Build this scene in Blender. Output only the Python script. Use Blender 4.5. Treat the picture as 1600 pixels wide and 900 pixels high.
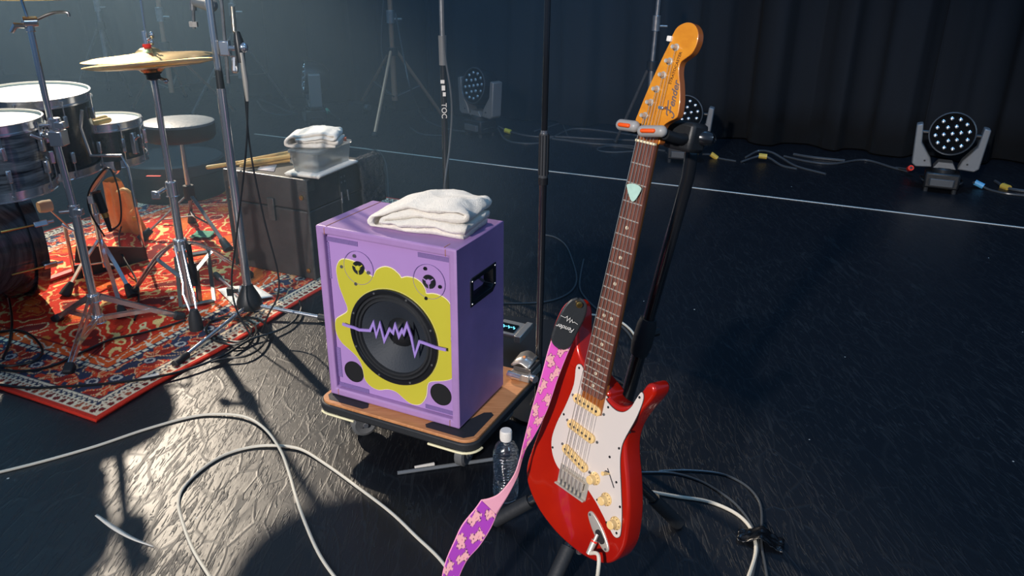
import bpy, math, random
import numpy as np
from mathutils import Vector, Matrix, noise
random.seed(4)
scene = bpy.context.scene
COL = scene.collection
for o in list(bpy.data.objects):
    bpy.data.objects.remove(o)

# ------------------------------------------------------------------ camera
CAM_H, PITCH, ROLL, FPX = 1.3, math.radians(22.708), math.radians(0.506), 1213.0
_f = Vector((0, math.cos(PITCH), -math.sin(PITCH)))
_r0 = Vector((1, 0, 0)); _u0 = _r0.cross(_f)
CR = _r0 * math.cos(ROLL) + _u0 * math.sin(ROLL)
CU = _u0 * math.cos(ROLL) - _r0 * math.sin(ROLL)
CAM = Vector((0, 0, CAM_H))
cd = bpy.data.cameras.new('camera'); cd.sensor_width = 36; cd.lens = FPX / 1600 * 36
cd.clip_start = 0.02; cd.clip_end = 60
cam = bpy.data.objects.new('camera', cd); COL.objects.link(cam)
m = Matrix((CR, CU, -_f)).transposed().to_4x4(); m.translation = CAM
cam.matrix_world = m
scene.camera = cam

# ------------------------------------------------------------------ light
scene.view_settings.view_transform = 'Standard'; scene.view_settings.look = 'None'
scene.view_settings.gamma = 1; scene.view_settings.use_curve_mapping = False
scene.view_settings.exposure = 0.0
scene.cycles.use_denoising = True
scene.cycles.max_bounces = 6; scene.cycles.transmission_bounces = 6; scene.cycles.volume_bounces = 0
scene.cycles.transparent_max_bounces = 8
scene.cycles.sample_clamp_indirect = 4
w = bpy.data.worlds.new('dark_hall'); scene.world = w; w.use_nodes = True
w.node_tree.nodes['Background'].inputs[0].default_value = (0.20, 0.50, 1.0, 1)
w.node_tree.nodes['Background'].inputs[1].default_value = 0.26


def spot(name, pos, target, power, col, angle, blend=0.3, size=0.08):
    d = bpy.data.lights.new(name, 'SPOT'); d.energy = power; d.color = col
    d.spot_size = math.radians(angle); d.spot_blend = blend; d.shadow_soft_size = size
    o = bpy.data.objects.new(name, d); COL.objects.link(o)
    o.location = pos
    o.rotation_euler = (Vector(target) - Vector(pos)).to_track_quat('-Z', 'Y').to_euler()
    return o


spot('back_spotlight', (-3.75, 6.55, 3.5), (-1.2, 2.2, 0), 2150, (1.0, 0.91, 0.76), 30, 0.35, 0.06)
spot('front_spotlight', (-3.2, -4.6, 3.6), (0.35, 2.7, 0.4), 2700, (1.0, 0.94, 0.90), 29, 0.75, 0.16)
spot('side_fill_right', (4.2, -3.5, 4.5), (0.4, 3.0, 0.3), 300, (0.55, 0.78, 1.0), 50, 1.0, 0.9)  # added fill with no seen source, brightens the cabinet's right side
spot('curtain_fill_right', (1.6, 3.2, 5.5), (1.9, 5.0, 0.4), 480, (0.20, 0.52, 1.0), 95, 1.0, 0.5)  # added unseen lamp, lifts the right-hand curtain toward blue
spot('haze_fill', (-3.2, 4.2, 5.5), (-3.0, 4.4, 0), 700, (0.36, 0.74, 1.0), 80, 1.0, 0.5)  # added unseen lamp that colours the haze blue

# ------------------------------------------------------------------ helpers


def ray(px, py):
    return _f + CR * ((px - 800) / FPX) + CU * ((450 - py) / FPX)


def on(px, py, z=0.0):
    d = ray(px, py)
    return CAM + d * ((z - CAM_H) / d.z)


def at(px, py, Y):
    d = ray(px, py)
    return CAM + d * (Y / d.y)


def V(*a):
    return Vector(a)


def lin(c):
    c = c / 255.0
    return c / 12.92 if c <= 0.04045 else ((c + 0.055) / 1.055) ** 2.4


def rgb(r, g, b):
    return (lin(r), lin(g), lin(b), 1)


class Fr:
    def __init__(s, o, x, y, z):
        s.o, s.x, s.y, s.z = Vector(o), Vector(x), Vector(y), Vector(z)

    def __call__(s, p):
        return s.o + s.x * p[0] + s.y * p[1] + s.z * p[2]


def yawfr(o, deg):
    a = math.radians(deg)
    return Fr(o, (math.cos(a), math.sin(a), 0), (-math.sin(a), math.cos(a), 0), (0, 0, 1))


def axfr(o, axis, ref=(0, 0, 1)):
    z = Vector(axis).normalized(); ref = Vector(ref)
    if abs(z.dot(ref.normalized())) > 0.98:
        ref = Vector((1, 0, 0)) if abs(z.x) < .9 else Vector((0, 1, 0))
    x = ref.cross(z).normalized(); y = z.cross(x)
    return Fr(o, x, y, z)


def crom(pts, n=8, closed=False):
    pts = [Vector(p) for p in pts]
    N = len(pts); out = []
    rng = range(N) if closed else range(N - 1)
    for i in rng:
        if closed:
            p0, p1, p2, p3 = pts[i - 1], pts[i], pts[(i + 1) % N], pts[(i + 2) % N]
        else:
            p1, p2 = pts[i], pts[i + 1]
            p0 = pts[i - 1] if i else p1 * 2 - p2
            p3 = pts[i + 2] if i + 2 < N else p2 * 2 - p1
        for k in range(n):
            t = k / n
            out.append(0.5 * ((2 * p1) + (p2 - p0) * t + (2 * p0 - 5 * p1 + 4 * p2 - p3) * t * t + (3 * p1 - p0 - 3 * p2 + p3) * t ** 3))
    if not closed:
        out.append(pts[-1])
    return out


class M:
    def __init__(s, fr=None):
        s.v, s.f, s.fr = [], [], fr

    def add(s, vs, fs):
        b = len(s.v)
        s.v += [s.fr(p) if s.fr else Vector(p) for p in vs]
        s.f += [tuple(i + b for i in f) for f in fs]
        return s

    def box(s, c, d, fr=None):
        c = Vector(c); vs = []
        for z in (-.5, .5):
            for x, y in ((-.5, -.5), (.5, -.5), (.5, .5), (-.5, .5)):
                p = V(x * d[0], y * d[1], z * d[2])
                vs.append(c + (fr.x * p.x + fr.y * p.y + fr.z * p.z if fr else p))
        return s.add(vs, [(3, 2, 1, 0), (4, 5, 6, 7), (0, 1, 5, 4), (1, 2, 6, 5), (2, 3, 7, 6), (3, 0, 4, 7)])

    def lathe(s, o, axis, prof, n=24, ref=(0, 0, 1)):
        f = axfr(o, axis, ref); vs = []; rings = []
        for r, h in prof:
            if abs(r) < 1e-7:
                rings.append([len(vs)]); vs.append(f((0, 0, h)))
            else:
                rings.append(list(range(len(vs), len(vs) + n)))
                for k in range(n):
                    a = 2 * math.pi * k / n
                    vs.append(f((r * math.cos(a), r * math.sin(a), h)))
        fs = []
        for A, B in zip(rings, rings[1:]):
            for k in range(n):
                k2 = (k + 1) % n
                if len(A) == 1 and len(B) == 1:
                    continue
                if len(A) == 1:
                    fs.append((A[0], B[k], B[k2])) if True else None
                elif len(B) == 1:
                    fs.append((A[k], A[k2], B[0]))
                else:
                    fs.append((A[k], A[k2], B[k2], B[k]))
        return s.add(vs, fs)

    def cyl(s, a, b, r, n=16, r2=None):
        a, b = Vector(a), Vector(b); h = (b - a).length
        return s.lathe(a, b - a, [(0, 0), (r, 0), (r if r2 is None else r2, h), (0, h)], n)

    def ball(s, c, r, n=12, sc=1.0, axis=(0, 0, 1)):
        k = max(6, n // 2)
        return s.lathe(c, axis, [(r * math.sin(math.pi * i / k), -r * sc * math.cos(math.pi * i / k)) for i in range(k + 1)], n)

    def tube(s, pts, r, n=8, closed=False):
        pts = [Vector(p) for p in pts]; N = len(pts)
        rs = r if isinstance(r, (list, tuple)) else [r] * N
        vs = []; up = None
        for i, p in enumerate(pts):
            a = pts[i - 1] if (i or closed) else p
            b = pts[(i + 1) % N] if (i + 1 < N or closed) else p
            t = (b - a).normalized() if (b - a).length > 1e-9 else V(0, 0, 1)
            if up is None:
                up = V(0, 0, 1) if abs(t.z) < .9 else V(1, 0, 0)
            x = up.cross(t)
            if x.length < 1e-6:
                x = t.orthogonal()
            x.normalize(); up = t.cross(x).normalized()
            for k in range(n):
                q = 2 * math.pi * k / n
                vs.append(p + (x * math.cos(q) + up * math.sin(q)) * rs[i])
        fs = []
        for i in range(N if closed else N - 1):
            j = (i + 1) % N
            for k in range(n):
                k2 = (k + 1) % n
                fs.append((i * n + k, i * n + k2, j * n + k2, j * n + k))
        if not closed:
            fs.append(tuple(range(n - 1, -1, -1))); fs.append(tuple((N - 1) * n + k for k in range(n)))
        return s.add(vs, fs)

    def bar(s, a, b, w_, t_, ref=(0, 0, 1)):
        """flat bar of width w_ and thickness t_ from a to b"""
        a, b = Vector(a), Vector(b); f = axfr((a + b) / 2, b - a, ref)
        return s.box((a + b) / 2, (w_, t_, (b - a).length), f)

    def prism(s, poly, z0, z1):
        n = len(poly); vs = [(p[0], p[1], z0) for p in poly] + [(p[0], p[1], z1) for p in poly]
        a = sum(poly[i][0] * poly[(i + 1) % n][1] - poly[(i + 1) % n][0] * poly[i][1] for i in range(n))
        if (a < 0) != (z1 < z0):
            vs = [vs[i] for i in list(range(n - 1, -1, -1)) + list(range(2 * n - 1, n - 1, -1))]
        fs = [tuple(range(n - 1, -1, -1)), tuple(range(n, 2 * n))]
        fs += [(i, (i + 1) % n, n + (i + 1) % n, n + i) for i in range(n)]
        return s.add(vs, fs)

    def grid(s, P, nu, nv):
        """P[i*nv+j]"""
        return s.add(P, [(i * nv + j, (i + 1) * nv + j, (i + 1) * nv + j + 1, i * nv + j + 1) for i in range(nu - 1) for j in range(nv - 1)])

    def build(s, name, mat, parent=None, bevel=0, kind=None, label=None, sharp=35, solid=0, sub=0, segs=2):
        org = ORG.get(parent.name, V(0, 0, 0)) if parent else V(0, 0, 0)
        me = bpy.data.meshes.new(name)
        me.from_pydata([tuple(p - org) for p in s.v], [], s.f)
        me.update()
        if sharp < 180:
            me.shade_smooth(); me.set_sharp_from_angle(angle=math.radians(sharp))
        else:
            me.shade_smooth()
        o = bpy.data.objects.new(name, me); COL.objects.link(o)
        if mat:
            me.materials.append(mat)
        if parent:
            o.parent = parent; ORG[o.name] = org
        if kind:
            o['kind'] = kind
        if label:
            o['label'] = label
        if solid:
            q = o.modifiers.new('thickness', 'SOLIDIFY'); q.thickness = solid; q.offset = 0
        if bevel:
            q = o.modifiers.new('bevel', 'BEVEL'); q.width = bevel; q.segments = segs; q.limit_method = 'ANGLE'; q.angle_limit = math.radians(40)
        if sub:
            q = o.modifiers.new('sub', 'SUBSURF'); q.levels = sub; q.render_levels = sub
        return o


ORG = {}


def thing(name, label, cat, loc, group=None):
    o = bpy.data.objects.new(name, None); COL.objects.link(o)
    o.location = loc; o.empty_display_size = .05
    ORG[o.name] = Vector(loc)
    o['label'] = label; o['category'] = cat
    if group:
        o['group'] = group
    return o


def tag(o, label, cat, group=None, kind=None):
    o['label'] = label; o['category'] = cat
    if group:
        o['group'] = group
    if kind:
        o['kind'] = kind
    return o


def paint(o, cols, name='Col'):
    a = o.data.color_attributes.new(name, 'FLOAT_COLOR', 'POINT')
    c = np.ones((len(o.data.vertices), 4), np.float32); c[:, :3] = cols
    a.data.foreach_set('color', c.ravel())


def text_mesh(name, body, size, mat, parent, fr, shear=0, extrude=0.0003, align='LEFT', bold=0):
    """lettering as flat raised print; fr maps text x,y to the surface"""
    cu = bpy.data.curves.new(name, 'FONT'); cu.body = body; cu.size = size; cu.shear = shear; cu.extrude = extrude
    cu.align_x = align; cu.offset = bold
    t = bpy.data.objects.new(name + '_tmp', cu); COL.objects.link(t)
    dg = bpy.context.evaluated_depsgraph_get(); me = t.evaluated_get(dg).to_mesh()
    mm = M(fr); mm.add([tuple(v.co) for v in me.vertices], [tuple(p.vertices) for p in me.polygons])
    t.evaluated_get(dg).to_mesh_clear()
    bpy.data.objects.remove(t); bpy.data.curves.remove(cu)
    return mm.build(name, mat, parent, kind='stuff')


# ------------------------------------------------------------------ materials
def mat(name, col, rough=.5, metal=0.0, var=None, bump=None, coat=0, trans=0, ior=1.45, emit=0, sheen=0, attr=None, spec=.5, stretch=None):
    m_ = bpy.data.materials.new(name); m_.use_nodes = True
    nt = m_.node_tree; b = nt.nodes['Principled BSDF']; L = nt.links
    b.inputs['Base Color'].default_value = col
    b.inputs['Roughness'].default_value = rough; b.inputs['Metallic'].default_value = metal
    b.inputs['Specular IOR Level'].default_value = spec
    if coat:
        b.inputs['Coat Weight'].default_value = coat; b.inputs['Coat Roughness'].default_value = .06
    if trans:
        b.inputs['Transmission Weight'].default_value = trans
    b.inputs['IOR'].default_value = ior
    if sheen:
        b.inputs['Sheen Weight'].default_value = sheen; b.inputs['Sheen Roughness'].default_value = .5
    if emit:
        b.inputs['Emission Color'].default_value = col; b.inputs['Emission Strength'].default_value = emit
    tc = nt.nodes.new('ShaderNodeTexCoord'); vec = tc.outputs['Object']
    if stretch:
        mp = nt.nodes.new('ShaderNodeMapping'); mp.inputs['Scale'].default_value = stretch
        L.new(vec, mp.inputs['Vector']); vec = mp.outputs['Vector']
    base = None
    if attr:
        an = nt.nodes.new('ShaderNodeAttribute'); an.attribute_name = attr; base = an.outputs['Color']
    if var:
        n = nt.nodes.new('ShaderNodeTexNoise'); n.inputs['Scale'].default_value = var[0]; n.inputs['Detail'].default_value = 5
        n.inputs['Roughness'].default_value = .65
        L.new(vec, n.inputs['Vector'])
        mr = nt.nodes.new('ShaderNodeMapRange'); mr.inputs[1].default_value = .35; mr.inputs[2].default_value = .65
        L.new(n.outputs['Fac'], mr.inputs[0])
        mx = nt.nodes.new('ShaderNodeMix'); mx.data_type = 'RGBA'
        if len(var) > 2:
            mx.blend_type = 'MULTIPLY'; mx.inputs[0].default_value = 1
            cr_ = nt.nodes.new('ShaderNodeMapRange'); cr_.inputs[3].default_value = var[1]; cr_.inputs[4].default_value = 1
            L.new(mr.outputs[0], cr_.inputs[0])
            if base:
                L.new(base, mx.inputs[6])
            else:
                mx.inputs[6].default_value = col
            L.new(cr_.outputs[0], mx.inputs[7])
        else:
            L.new(mr.outputs[0], mx.inputs[0]); mx.inputs[6].default_value = col; mx.inputs[7].default_value = var[1]
        base = mx.outputs[2]
    if base:
        L.new(base, b.inputs['Base Color'])
    if bump:
        n2 = nt.nodes.new('ShaderNodeTexNoise'); n2.inputs['Scale'].default_value = bump[0]; n2.inputs['Detail'].default_value = 4
        L.new(vec, n2.inputs['Vector'])
        bp = nt.nodes.new('ShaderNodeBump'); bp.inputs['Strength'].default_value = bump[1]; bp.inputs['Distance'].default_value = bump[2] if len(bump) > 2 else .01
        L.new(n2.outputs['Fac'], bp.inputs['Height']); L.new(bp.outputs['Normal'], b.inputs['Normal'])
    return m_


CHROME = mat('chrome', rgb(225, 225, 227), .19, .93)
STEEL = mat('brushed_steel', rgb(160, 160, 160), .35, .8, var=(40, .7, 1))
BRASS = mat('brass', rgb(200, 160, 90), .3, 1)
BLACKM = mat('black_metal', rgb(24, 25, 28), .35, .0, spec=.5)
BLACKS = mat('satin_black_tube', rgb(20, 21, 24), .25, 0, coat=1, spec=.8)
RUBBER = mat('black_rubber', rgb(34, 36, 39), .6, bump=(80, .1))
BLACKP = mat('black_plastic', rgb(26, 28, 31), .45, bump=(200, .05))
WHITEP = mat('white_plastic', rgb(225, 220, 212), .45)
CABLEB = mat('black_cable', rgb(20, 21, 23), .4)
CABLEW = mat('white_cable', rgb(205, 198, 182), .5, bump=(300, .2, .002))
GAFFER = mat('gaffer_tape', rgb(14, 15, 18), .3, bump=(60, .5, .004))
TOWEL = mat('terry_cloth', rgb(244, 236, 222), .9, bump=(420, .9, .004), sheen=.5, var=(90, .9, 1))
PAPER = mat('paper', rgb(225, 222, 215), .7)
WOODSTICK = mat('hickory', rgb(222, 178, 105), .5, var=(30, .8, 1))
RED_PL = mat('red_plastic', rgb(220, 45, 30), .4)

# ================================================================== SETTING
def floor_material():
    m_ = bpy.data.materials.new('dance_floor_vinyl'); m_.use_nodes = True
    nt = m_.node_tree; N = nt.nodes; L = nt.links; b = N['Principled BSDF']
    tc = N.new('ShaderNodeTexCoord'); src = tc.outputs['Object']

    def mapped(rot, sc):
        q = N.new('ShaderNodeMapping'); q.inputs['Rotation'].default_value = (0, 0, math.radians(rot)); q.inputs['Scale'].default_value = sc
        L.new(src, q.inputs['Vector']); return q.outputs['Vector']

    def math_(op, a, b_=None, c=None):
        q = N.new('ShaderNodeMath'); q.operation = op
        for i, v in enumerate((a, b_, c)):
            if v is None:
                continue
            if isinstance(v, (int, float)):
                q.inputs[i].default_value = v
            else:
                L.new(v, q.inputs[i])
        return q.outputs[0]

    # scuffs: stretched noise streaks at several angles
    acc = None
    for rot, sc, lo, hi in ((20, (50, 7, 1), .62, .70), (75, (46, 6, 1), .62, .70), (-40, (60, 8, 1), .62, .70), (118, (42, 5, 1), .63, .71), (150, (80, 16, 1), .62, .72)):
        n = N.new('ShaderNodeTexNoise'); n.inputs['Scale'].default_value = 1; n.inputs['Detail'].default_value = 2; n.inputs['Distortion'].default_value = 1.6
        L.new(mapped(rot, sc), n.inputs['Vector'])
        r = N.new('ShaderNodeMapRange'); r.inputs[1].default_value = lo; r.inputs[2].default_value = hi
        L.new(n.outputs['Fac'], r.inputs[0])
        acc = r.outputs[0] if acc is None else math_('MAXIMUM', acc, r.outputs[0])
    # long thin scratches: distorted voronoi cell borders
    v = N.new('ShaderNodeTexVoronoi'); v.feature = 'DISTANCE_TO_EDGE'; v.inputs['Scale'].default_value = 1
    dn = N.new('ShaderNodeTexNoise'); dn.inputs['Scale'].default_value = 3
    L.new(src, dn.inputs['Vector'])
    va = N.new('ShaderNodeVectorMath'); va.operation = 'ADD'
    sc2 = N.new('ShaderNodeVectorMath'); sc2.operation = 'SCALE'; sc2.inputs['Scale'].default_value = 1.2
    L.new(dn.outputs['Color'], sc2.inputs[0]); L.new(mapped(35, (14, 5, 1)), va.inputs[0]); L.new(sc2.outputs[0], va.inputs[1])
    L.new(va.outputs[0], v.inputs['Vector'])
    crk = N.new('ShaderNodeMapRange'); crk.inputs[1].default_value = .0; crk.inputs[2].default_value = .05; crk.inputs[3].default_value = 1; crk.inputs[4].default_value = 0
    L.new(v.outputs['Distance'], crk.inputs[0])
    # patchy wear
    big = N.new('ShaderNodeTexNoise'); big.inputs['Scale'].default_value = 2.2; big.inputs['Detail'].default_value = 6
    L.new(src, big.inputs['Vector'])
    scr = math_('MULTIPLY', math_('MAXIMUM', acc, math_('MULTIPLY', crk.outputs[0], .5)), big.outputs['Fac'])
    # tiny white crumbs
    cv = N.new('ShaderNodeTexVoronoi'); cv.inputs['Scale'].default_value = 9
    L.new(src, cv.inputs['Vector'])
    crumb = math_('MULTIPLY', math_('LESS_THAN', cv.outputs['Distance'], .028), math_('GREATER_THAN', N.new('ShaderNodeSeparateColor').outputs[0], 2.0))
    sep = N.new('ShaderNodeSeparateColor'); L.new(cv.outputs['Color'], sep.inputs[0])
    crumb = math_('MULTIPLY', math_('LESS_THAN', cv.outputs['Distance'], .03), math_('GREATER_THAN', sep.outputs[0], .7))
    mx = N.new('ShaderNodeMix'); mx.data_type = 'RGBA'; L.new(math_('MULTIPLY', scr, 1.0), mx.inputs[0])
    mx.inputs[6].default_value = rgb(11, 15, 22); mx.inputs[7].default_value = rgb(26, 29, 33)
    mx2 = N.new('ShaderNodeMix'); mx2.data_type = 'RGBA'; L.new(crumb, mx2.inputs[0])
    L.new(mx.outputs[2], mx2.inputs[6]); mx2.inputs[7].default_value = rgb(190, 190, 185)
    L.new(mx2.outputs[2], b.inputs['Base Color'])
    rr = N.new('ShaderNodeMapRange'); rr.inputs[3].default_value = .42; rr.inputs[4].default_value = .62
    L.new(scr, rr.inputs[0]); L.new(rr.outputs[0], b.inputs['Roughness'])
    b.inputs['Specular IOR Level'].default_value = .5
    fine = N.new('ShaderNodeTexNoise'); fine.inputs['Scale'].default_value = 38; fine.inputs['Detail'].default_value = 5; fine.inputs['Distortion'].default_value = 1.5
    L.new(mapped(30, (1, .45, 1)), fine.inputs['Vector'])
    h = math_('ADD', math_('MULTIPLY', scr, 1.6), math_('MULTIPLY', fine.outputs['Fac'], .5))
    bp = N.new('ShaderNodeBump'); bp.inputs['Strength'].default_value = .32; bp.inputs['Distance'].default_value = .004
    L.new(h, bp.inputs['Height']); L.new(bp.outputs['Normal'], b.inputs['Normal'])
    return m_


FLOORM = floor_material()
fl = M().box((0, 2.5, -.05), (20, 20, .1)).build('floor', FLOORM, kind='structure')
# stage axes: upstage curtain line
SX = V(.913, -.407, 0); SY = V(.407, .913, 0)
C0 = V(.26, 6.78, 0)
wm = M(Fr(C0 + SY * .75, SX, SY, (0, 0, 1))); wm.box((-1, 0, 2.5), (19, .1, 5))
wm.build('wall_back', mat('black_wall', rgb(16, 17, 20), .9), kind='structure')

VELVET = mat('black_velour', rgb(8, 14, 22), .9, bump=(300, .15), var=(3, .7, 1), stretch=(3, 3, .4))


def curtain(s0, s1, seed, label, amp=.085):
    rnd = random.Random(seed)
    ph = [rnd.uniform(0, 6.28) for _ in range(5)]; fq = [rnd.uniform(12, 14), rnd.uniform(7, 9), rnd.uniform(22, 26), 5.5, 3]
    nu, nv = 190, 14; P = []
    for i in range(nu):
        u = s0 + (s1 - s0) * i / (nu - 1)
        for j in range(nv):
            z = .012 + 4.4 * j / (nv - 1)
            k = 1 + .12 * math.sin(z * 1.3 + ph[3])
            q = math.sin(fq[0] * u + ph[0] + .15 * math.sin(z * 1.1)) + .55 * math.sin(fq[1] * u + ph[1]) + .25 * math.sin(fq[2] * u + ph[2] + z * .3)
            q = math.copysign(abs(q) ** .7, q)
            d = amp * k * q + .03 * math.sin(z * 1.7 + u * 2)
            P.append(C0 + SX * (u + .02 * math.sin(fq[0] * 2 * u)) + SY * (.12 + d) + V(0, 0, z))
    t = M().grid(P, nu, nv).build('stage_curtain', VELVET, sharp=180, solid=.006)
    tag(t, label, 'curtain', 'black stage curtains along the back')


curtain(-8.6, -3.55, 1, 'black pleated stage curtain behind the drums, farthest left of the row')
curtain(-3.6, -1.15, 2, 'black pleated stage curtain behind the brown tripod stand and the trunk')
curtain(-1.2, 1.0, 3, 'black pleated stage curtain behind the two straight microphone stands')
curtain(.95, 3.0, 5, 'black pleated stage curtain between the guitar headstock and the right-hand moving light')
curtain(2.95, 5.4, 6, 'black pleated stage curtain behind the right-hand moving light, farthest right')

hz = M(Fr(C0, SX, SY, (0, 0, 1))).box((-3.3, -2.35, 1.75), (9.8, 4.4, 3.4)).build('stage_haze', None)
tag(hz, 'thin bluish stage haze hanging in the light over the drums', 'haze', kind='stuff')
hm = bpy.data.materials.new('haze'); hm.use_nodes = True; nt = hm.node_tree; nt.nodes.remove(nt.nodes['Principled BSDF'])
vs = nt.nodes.new('ShaderNodeVolumeScatter'); vs.inputs['Color'].default_value = (.55, .8, 1, 1); vs.inputs['Density'].default_value = .05; vs.inputs['Anisotropy'].default_value = .35
nt.links.new(vs.outputs[0], nt.nodes['Material Output'].inputs['Volume'])
hz.data.materials.append(hm)

# white line on the floor, in two lengths
TAPEM = mat('white_tape', rgb(200, 195, 185), .6, bump=(90, .2))


def tape(px, wid, label, grp=None):
    pts = [on(*p) for p in px]; mm = M()
    for a, b in zip(pts, pts[1:]):
        mm.bar(a + V(0, 0, .0008), b + V(0, 0, .0008), wid, .0014, ref=(0, 0, 1)) if False else None
    P = []
    n = len(pts)
    for i, p in enumerate(pts):
        t = (pts[min(i + 1, n - 1)] - pts[max(i - 1, 0)]).normalized(); s = V(-t.y, t.x, 0)
        P += [p + s * wid / 2 + V(0, 0, .0016), p - s * wid / 2 + V(0, 0, .0016)]
    mm.grid(P, n, 2)
    tag(mm.build('floor_tape', TAPEM, solid=.0016), label, 'tape', grp)


tape([(545, 229.5), (800, 261), (1080, 293), (1340, 324.5), (1640, 361), (1950, 399)], .022, 'long white tape line across the black floor toward the right edge')
tape([(398, 209.5), (460, 217)], .018, 'short white tape length on the floor behind the trunk and its drumsticks')

# ================================================================== RUG
RO = on(152, 661); RU = V(.392, .920, 0).normalized(); RV = V(-.908, .419, 0).normalized()
RL, RW = 2.45, 1.75


def rug():
    nu, nv = 470, 350
    a = np.linspace(0, RL, nu)[:, None] + np.zeros((1, nv)); b = np.linspace(0, RW, nv)[None, :] + np.zeros((nu, 1))
    wob = .007 * np.sin(a * 7) * np.exp(-b / .12) + .006 * np.sin(b * 6 + 1) * np.exp(-a / .12)
    z = .009 + .002 * np.sin(a * 9 + b * 5)
    P = [tuple(RO + RU * float(a[i, j]) + RV * float(b[i, j] + (wob[i, j])) + V(0, 0, float(z[i, j]))) for i in range(nu) for j in range(nv)]
    # ---- pattern
    d = np.minimum(np.minimum(a, b), np.minimum(RL - a, RW - b))     # distance to the edge
    along = np.where(np.minimum(a, RL - a) < np.minimum(b, RW - b), b, a)
    c = lambda r, g, bl: np.array([lin(r), lin(g), lin(bl)])
    red, orange, cream, maroon, navy, dark = c(206, 40, 14), c(232, 92, 28), c(240, 222, 190), c(112, 24, 24), c(44, 52, 78), c(150, 24, 14)
    out = np.zeros(a.shape + (3,)) + red

    def put(mask, col):
        out[mask] = col

    def rings(u, v, per, r0, r1, ph=0.0):
        uu = (u + ph) % per - per / 2
        r = np.hypot(uu, v); return (r > r0) & (r < r1)

    def fbm(x, y, s, seed):
        r = np.random.RandomState(seed); t = np.zeros_like(x)
        for k in range(9):
            an = r.uniform(0, 6.28); f = s * r.uniform(.6, 1.8)
            t += np.sin(f * (x * np.cos(an) + y * np.sin(an)) + r.uniform(0, 6.28) + 1.2 * np.sin(f * .5 * (y * np.cos(an) - x * np.sin(an))))
        return t / 3
    n1 = fbm(a, b, 70, 1); n2 = fbm(a, b, 45, 2); n3 = fbm(a, b, 110, 3)
    # 1: binding
    put(d < .016, c(205, 42, 20))
    # 2: cream band with maroon paw marks
    m2 = (d >= .016) & (d < .062); put(m2, cream * .95)
    paw = (np.hypot(((along + .0) % .034 - .017), (d - .033) * 1.1) < .0115) | (np.hypot(((along + .010) % .017 - .0085), (d - .051)) < .0052)
    put(m2 & paw, maroon); put(m2 & paw & (n2 > .5), c(170, 80, 50))
    # 3: navy scallops on cream
    m3 = (d >= .062) & (d < .088); put(m3, cream)
    put(m3 & rings(along, d - .066, .024, .006, .0125), navy)
    put((d > .088) & (d < .092), navy)
    # 4: wide navy floral band
    m4 = (d >= .092) & (d < .225); put(m4, navy)
    f4 = np.sin(along * 30 + 2.2 * np.sin(d * 42)) + .8 * n1
    put(m4 & (f4 > -.25), c(214, 62, 24)); put(m4 & (f4 > .9), c(150, 30, 18))
    put(m4 & (np.abs(f4 - .35) < .16) & (n3 > -.2), c(228, 150, 95)); put(m4 & (np.abs(n1 - .1) < .13), c(235, 190, 140))
    put(m4 & (np.hypot((along % .14) - .07, d - .158) < .026), navy); put(m4 & (np.abs(np.hypot((along % .14) - .07, d - .158) - .016) < .004), c(200, 190, 180))
    # 5: cream dashes on navy
    m5 = (d >= .225) & (d < .25); put(m5, navy); put(m5 & ((along % .03) < .021) & (np.abs(d - .2375) < .008), cream)
    # 6: orange with cream sprigs
    m6 = (d >= .25) & (d < .30); put(m6, orange)
    put(m6 & (np.abs(np.sin(along * 46 + 2 * np.sin(d * 80)) + .6 * n3) < .34), cream)
    put((d >= .297) & (d < .303), dark)
    # 7: field of arabesques
    m7 = d >= .303
    sw = np.sin(10.5 * a + 2.8 * np.sin(8 * b + .6)) * np.cos(10 * b + 2.6 * np.sin(7 * a)) + .13 * n1
    put(m7, c(222, 46, 8)); put(m7 & (n2 > .85), c(182, 30, 10))
    put(m7 & (np.abs(sw) < .075) & (n2 > -.9), c(250, 208, 132))
    put(m7 & (np.abs(sw - .62) < .05), c(240, 215, 160)); put(m7 & (sw > .78), c(120, 20, 14))
    put(m7 & (np.abs(sw + .55) < .045), c(240, 140, 56)); put(m7 & (sw < -.75), c(240, 110, 30))
    put(m7 & (np.abs(n1) < .05) & (n3 > .5), c(238, 200, 140))
    o = M().grid(P, nu, nv).build('persian_rug', mat('rug_pile', rgb(200, 50, 30), .95, attr='Col', bump=(260, .8, .004), var=(70, .8, 1)), sharp=180)
    paint(o, out.reshape(-1, 3))
    q = o.modifiers.new('thickness', 'SOLIDIFY'); q.thickness = .009; q.offset = -1
    tag(o, 'red and cream patterned persian rug under the drum kit', 'rug')


rug()

# ================================================================== PURPLE CABINET ON DOLLY
BYAW = -25.632
BO = V(-.5232, 1.9557, .1456); BW, BD, BH = .429, .262, .5125
BF = yawfr(BO, BYAW); EX, EY = BF.x, BF.y


def hit(px, py, o, n):
    d = ray(px, py); return CAM + d * ((o - CAM).dot(n) / d.dot(n))


def fuv(px, py, off=.018):
    p = hit(px, py, BO + EY * off, EY) - BO; return p.dot(EX), p.z


PURPLE = mat('purple_vinyl', rgb(164, 128, 180), .5, var=(14, .9, 1), bump=(500, .12, .002))
PURPLE_B = mat('purple_baffle_paint', rgb(168, 132, 190), .42, var=(6, .95, 1))
PURPLE_D = mat('purple_velcro', rgb(126, 102, 158), .8, bump=(700, .4, .002))
YELLOW = mat('yellow_paint', rgb(190, 182, 56), .42, var=(5, .95, 1))
CREAM = mat('cream_edge', rgb(232, 222, 180), .5)
CONE = mat('speaker_cone', rgb(40, 46, 54), .62, bump=(160, .1))
COPPER = mat('copper_seam', rgb(215, 150, 105), .35, .6)
DARKIN = mat('dark_inside', rgb(14, 15, 18), .8)

cab = thing('speaker_cabinet', 'purple bass speaker cabinet with a yellow painted splash, standing on a wooden dolly', 'speaker', BO)


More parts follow.
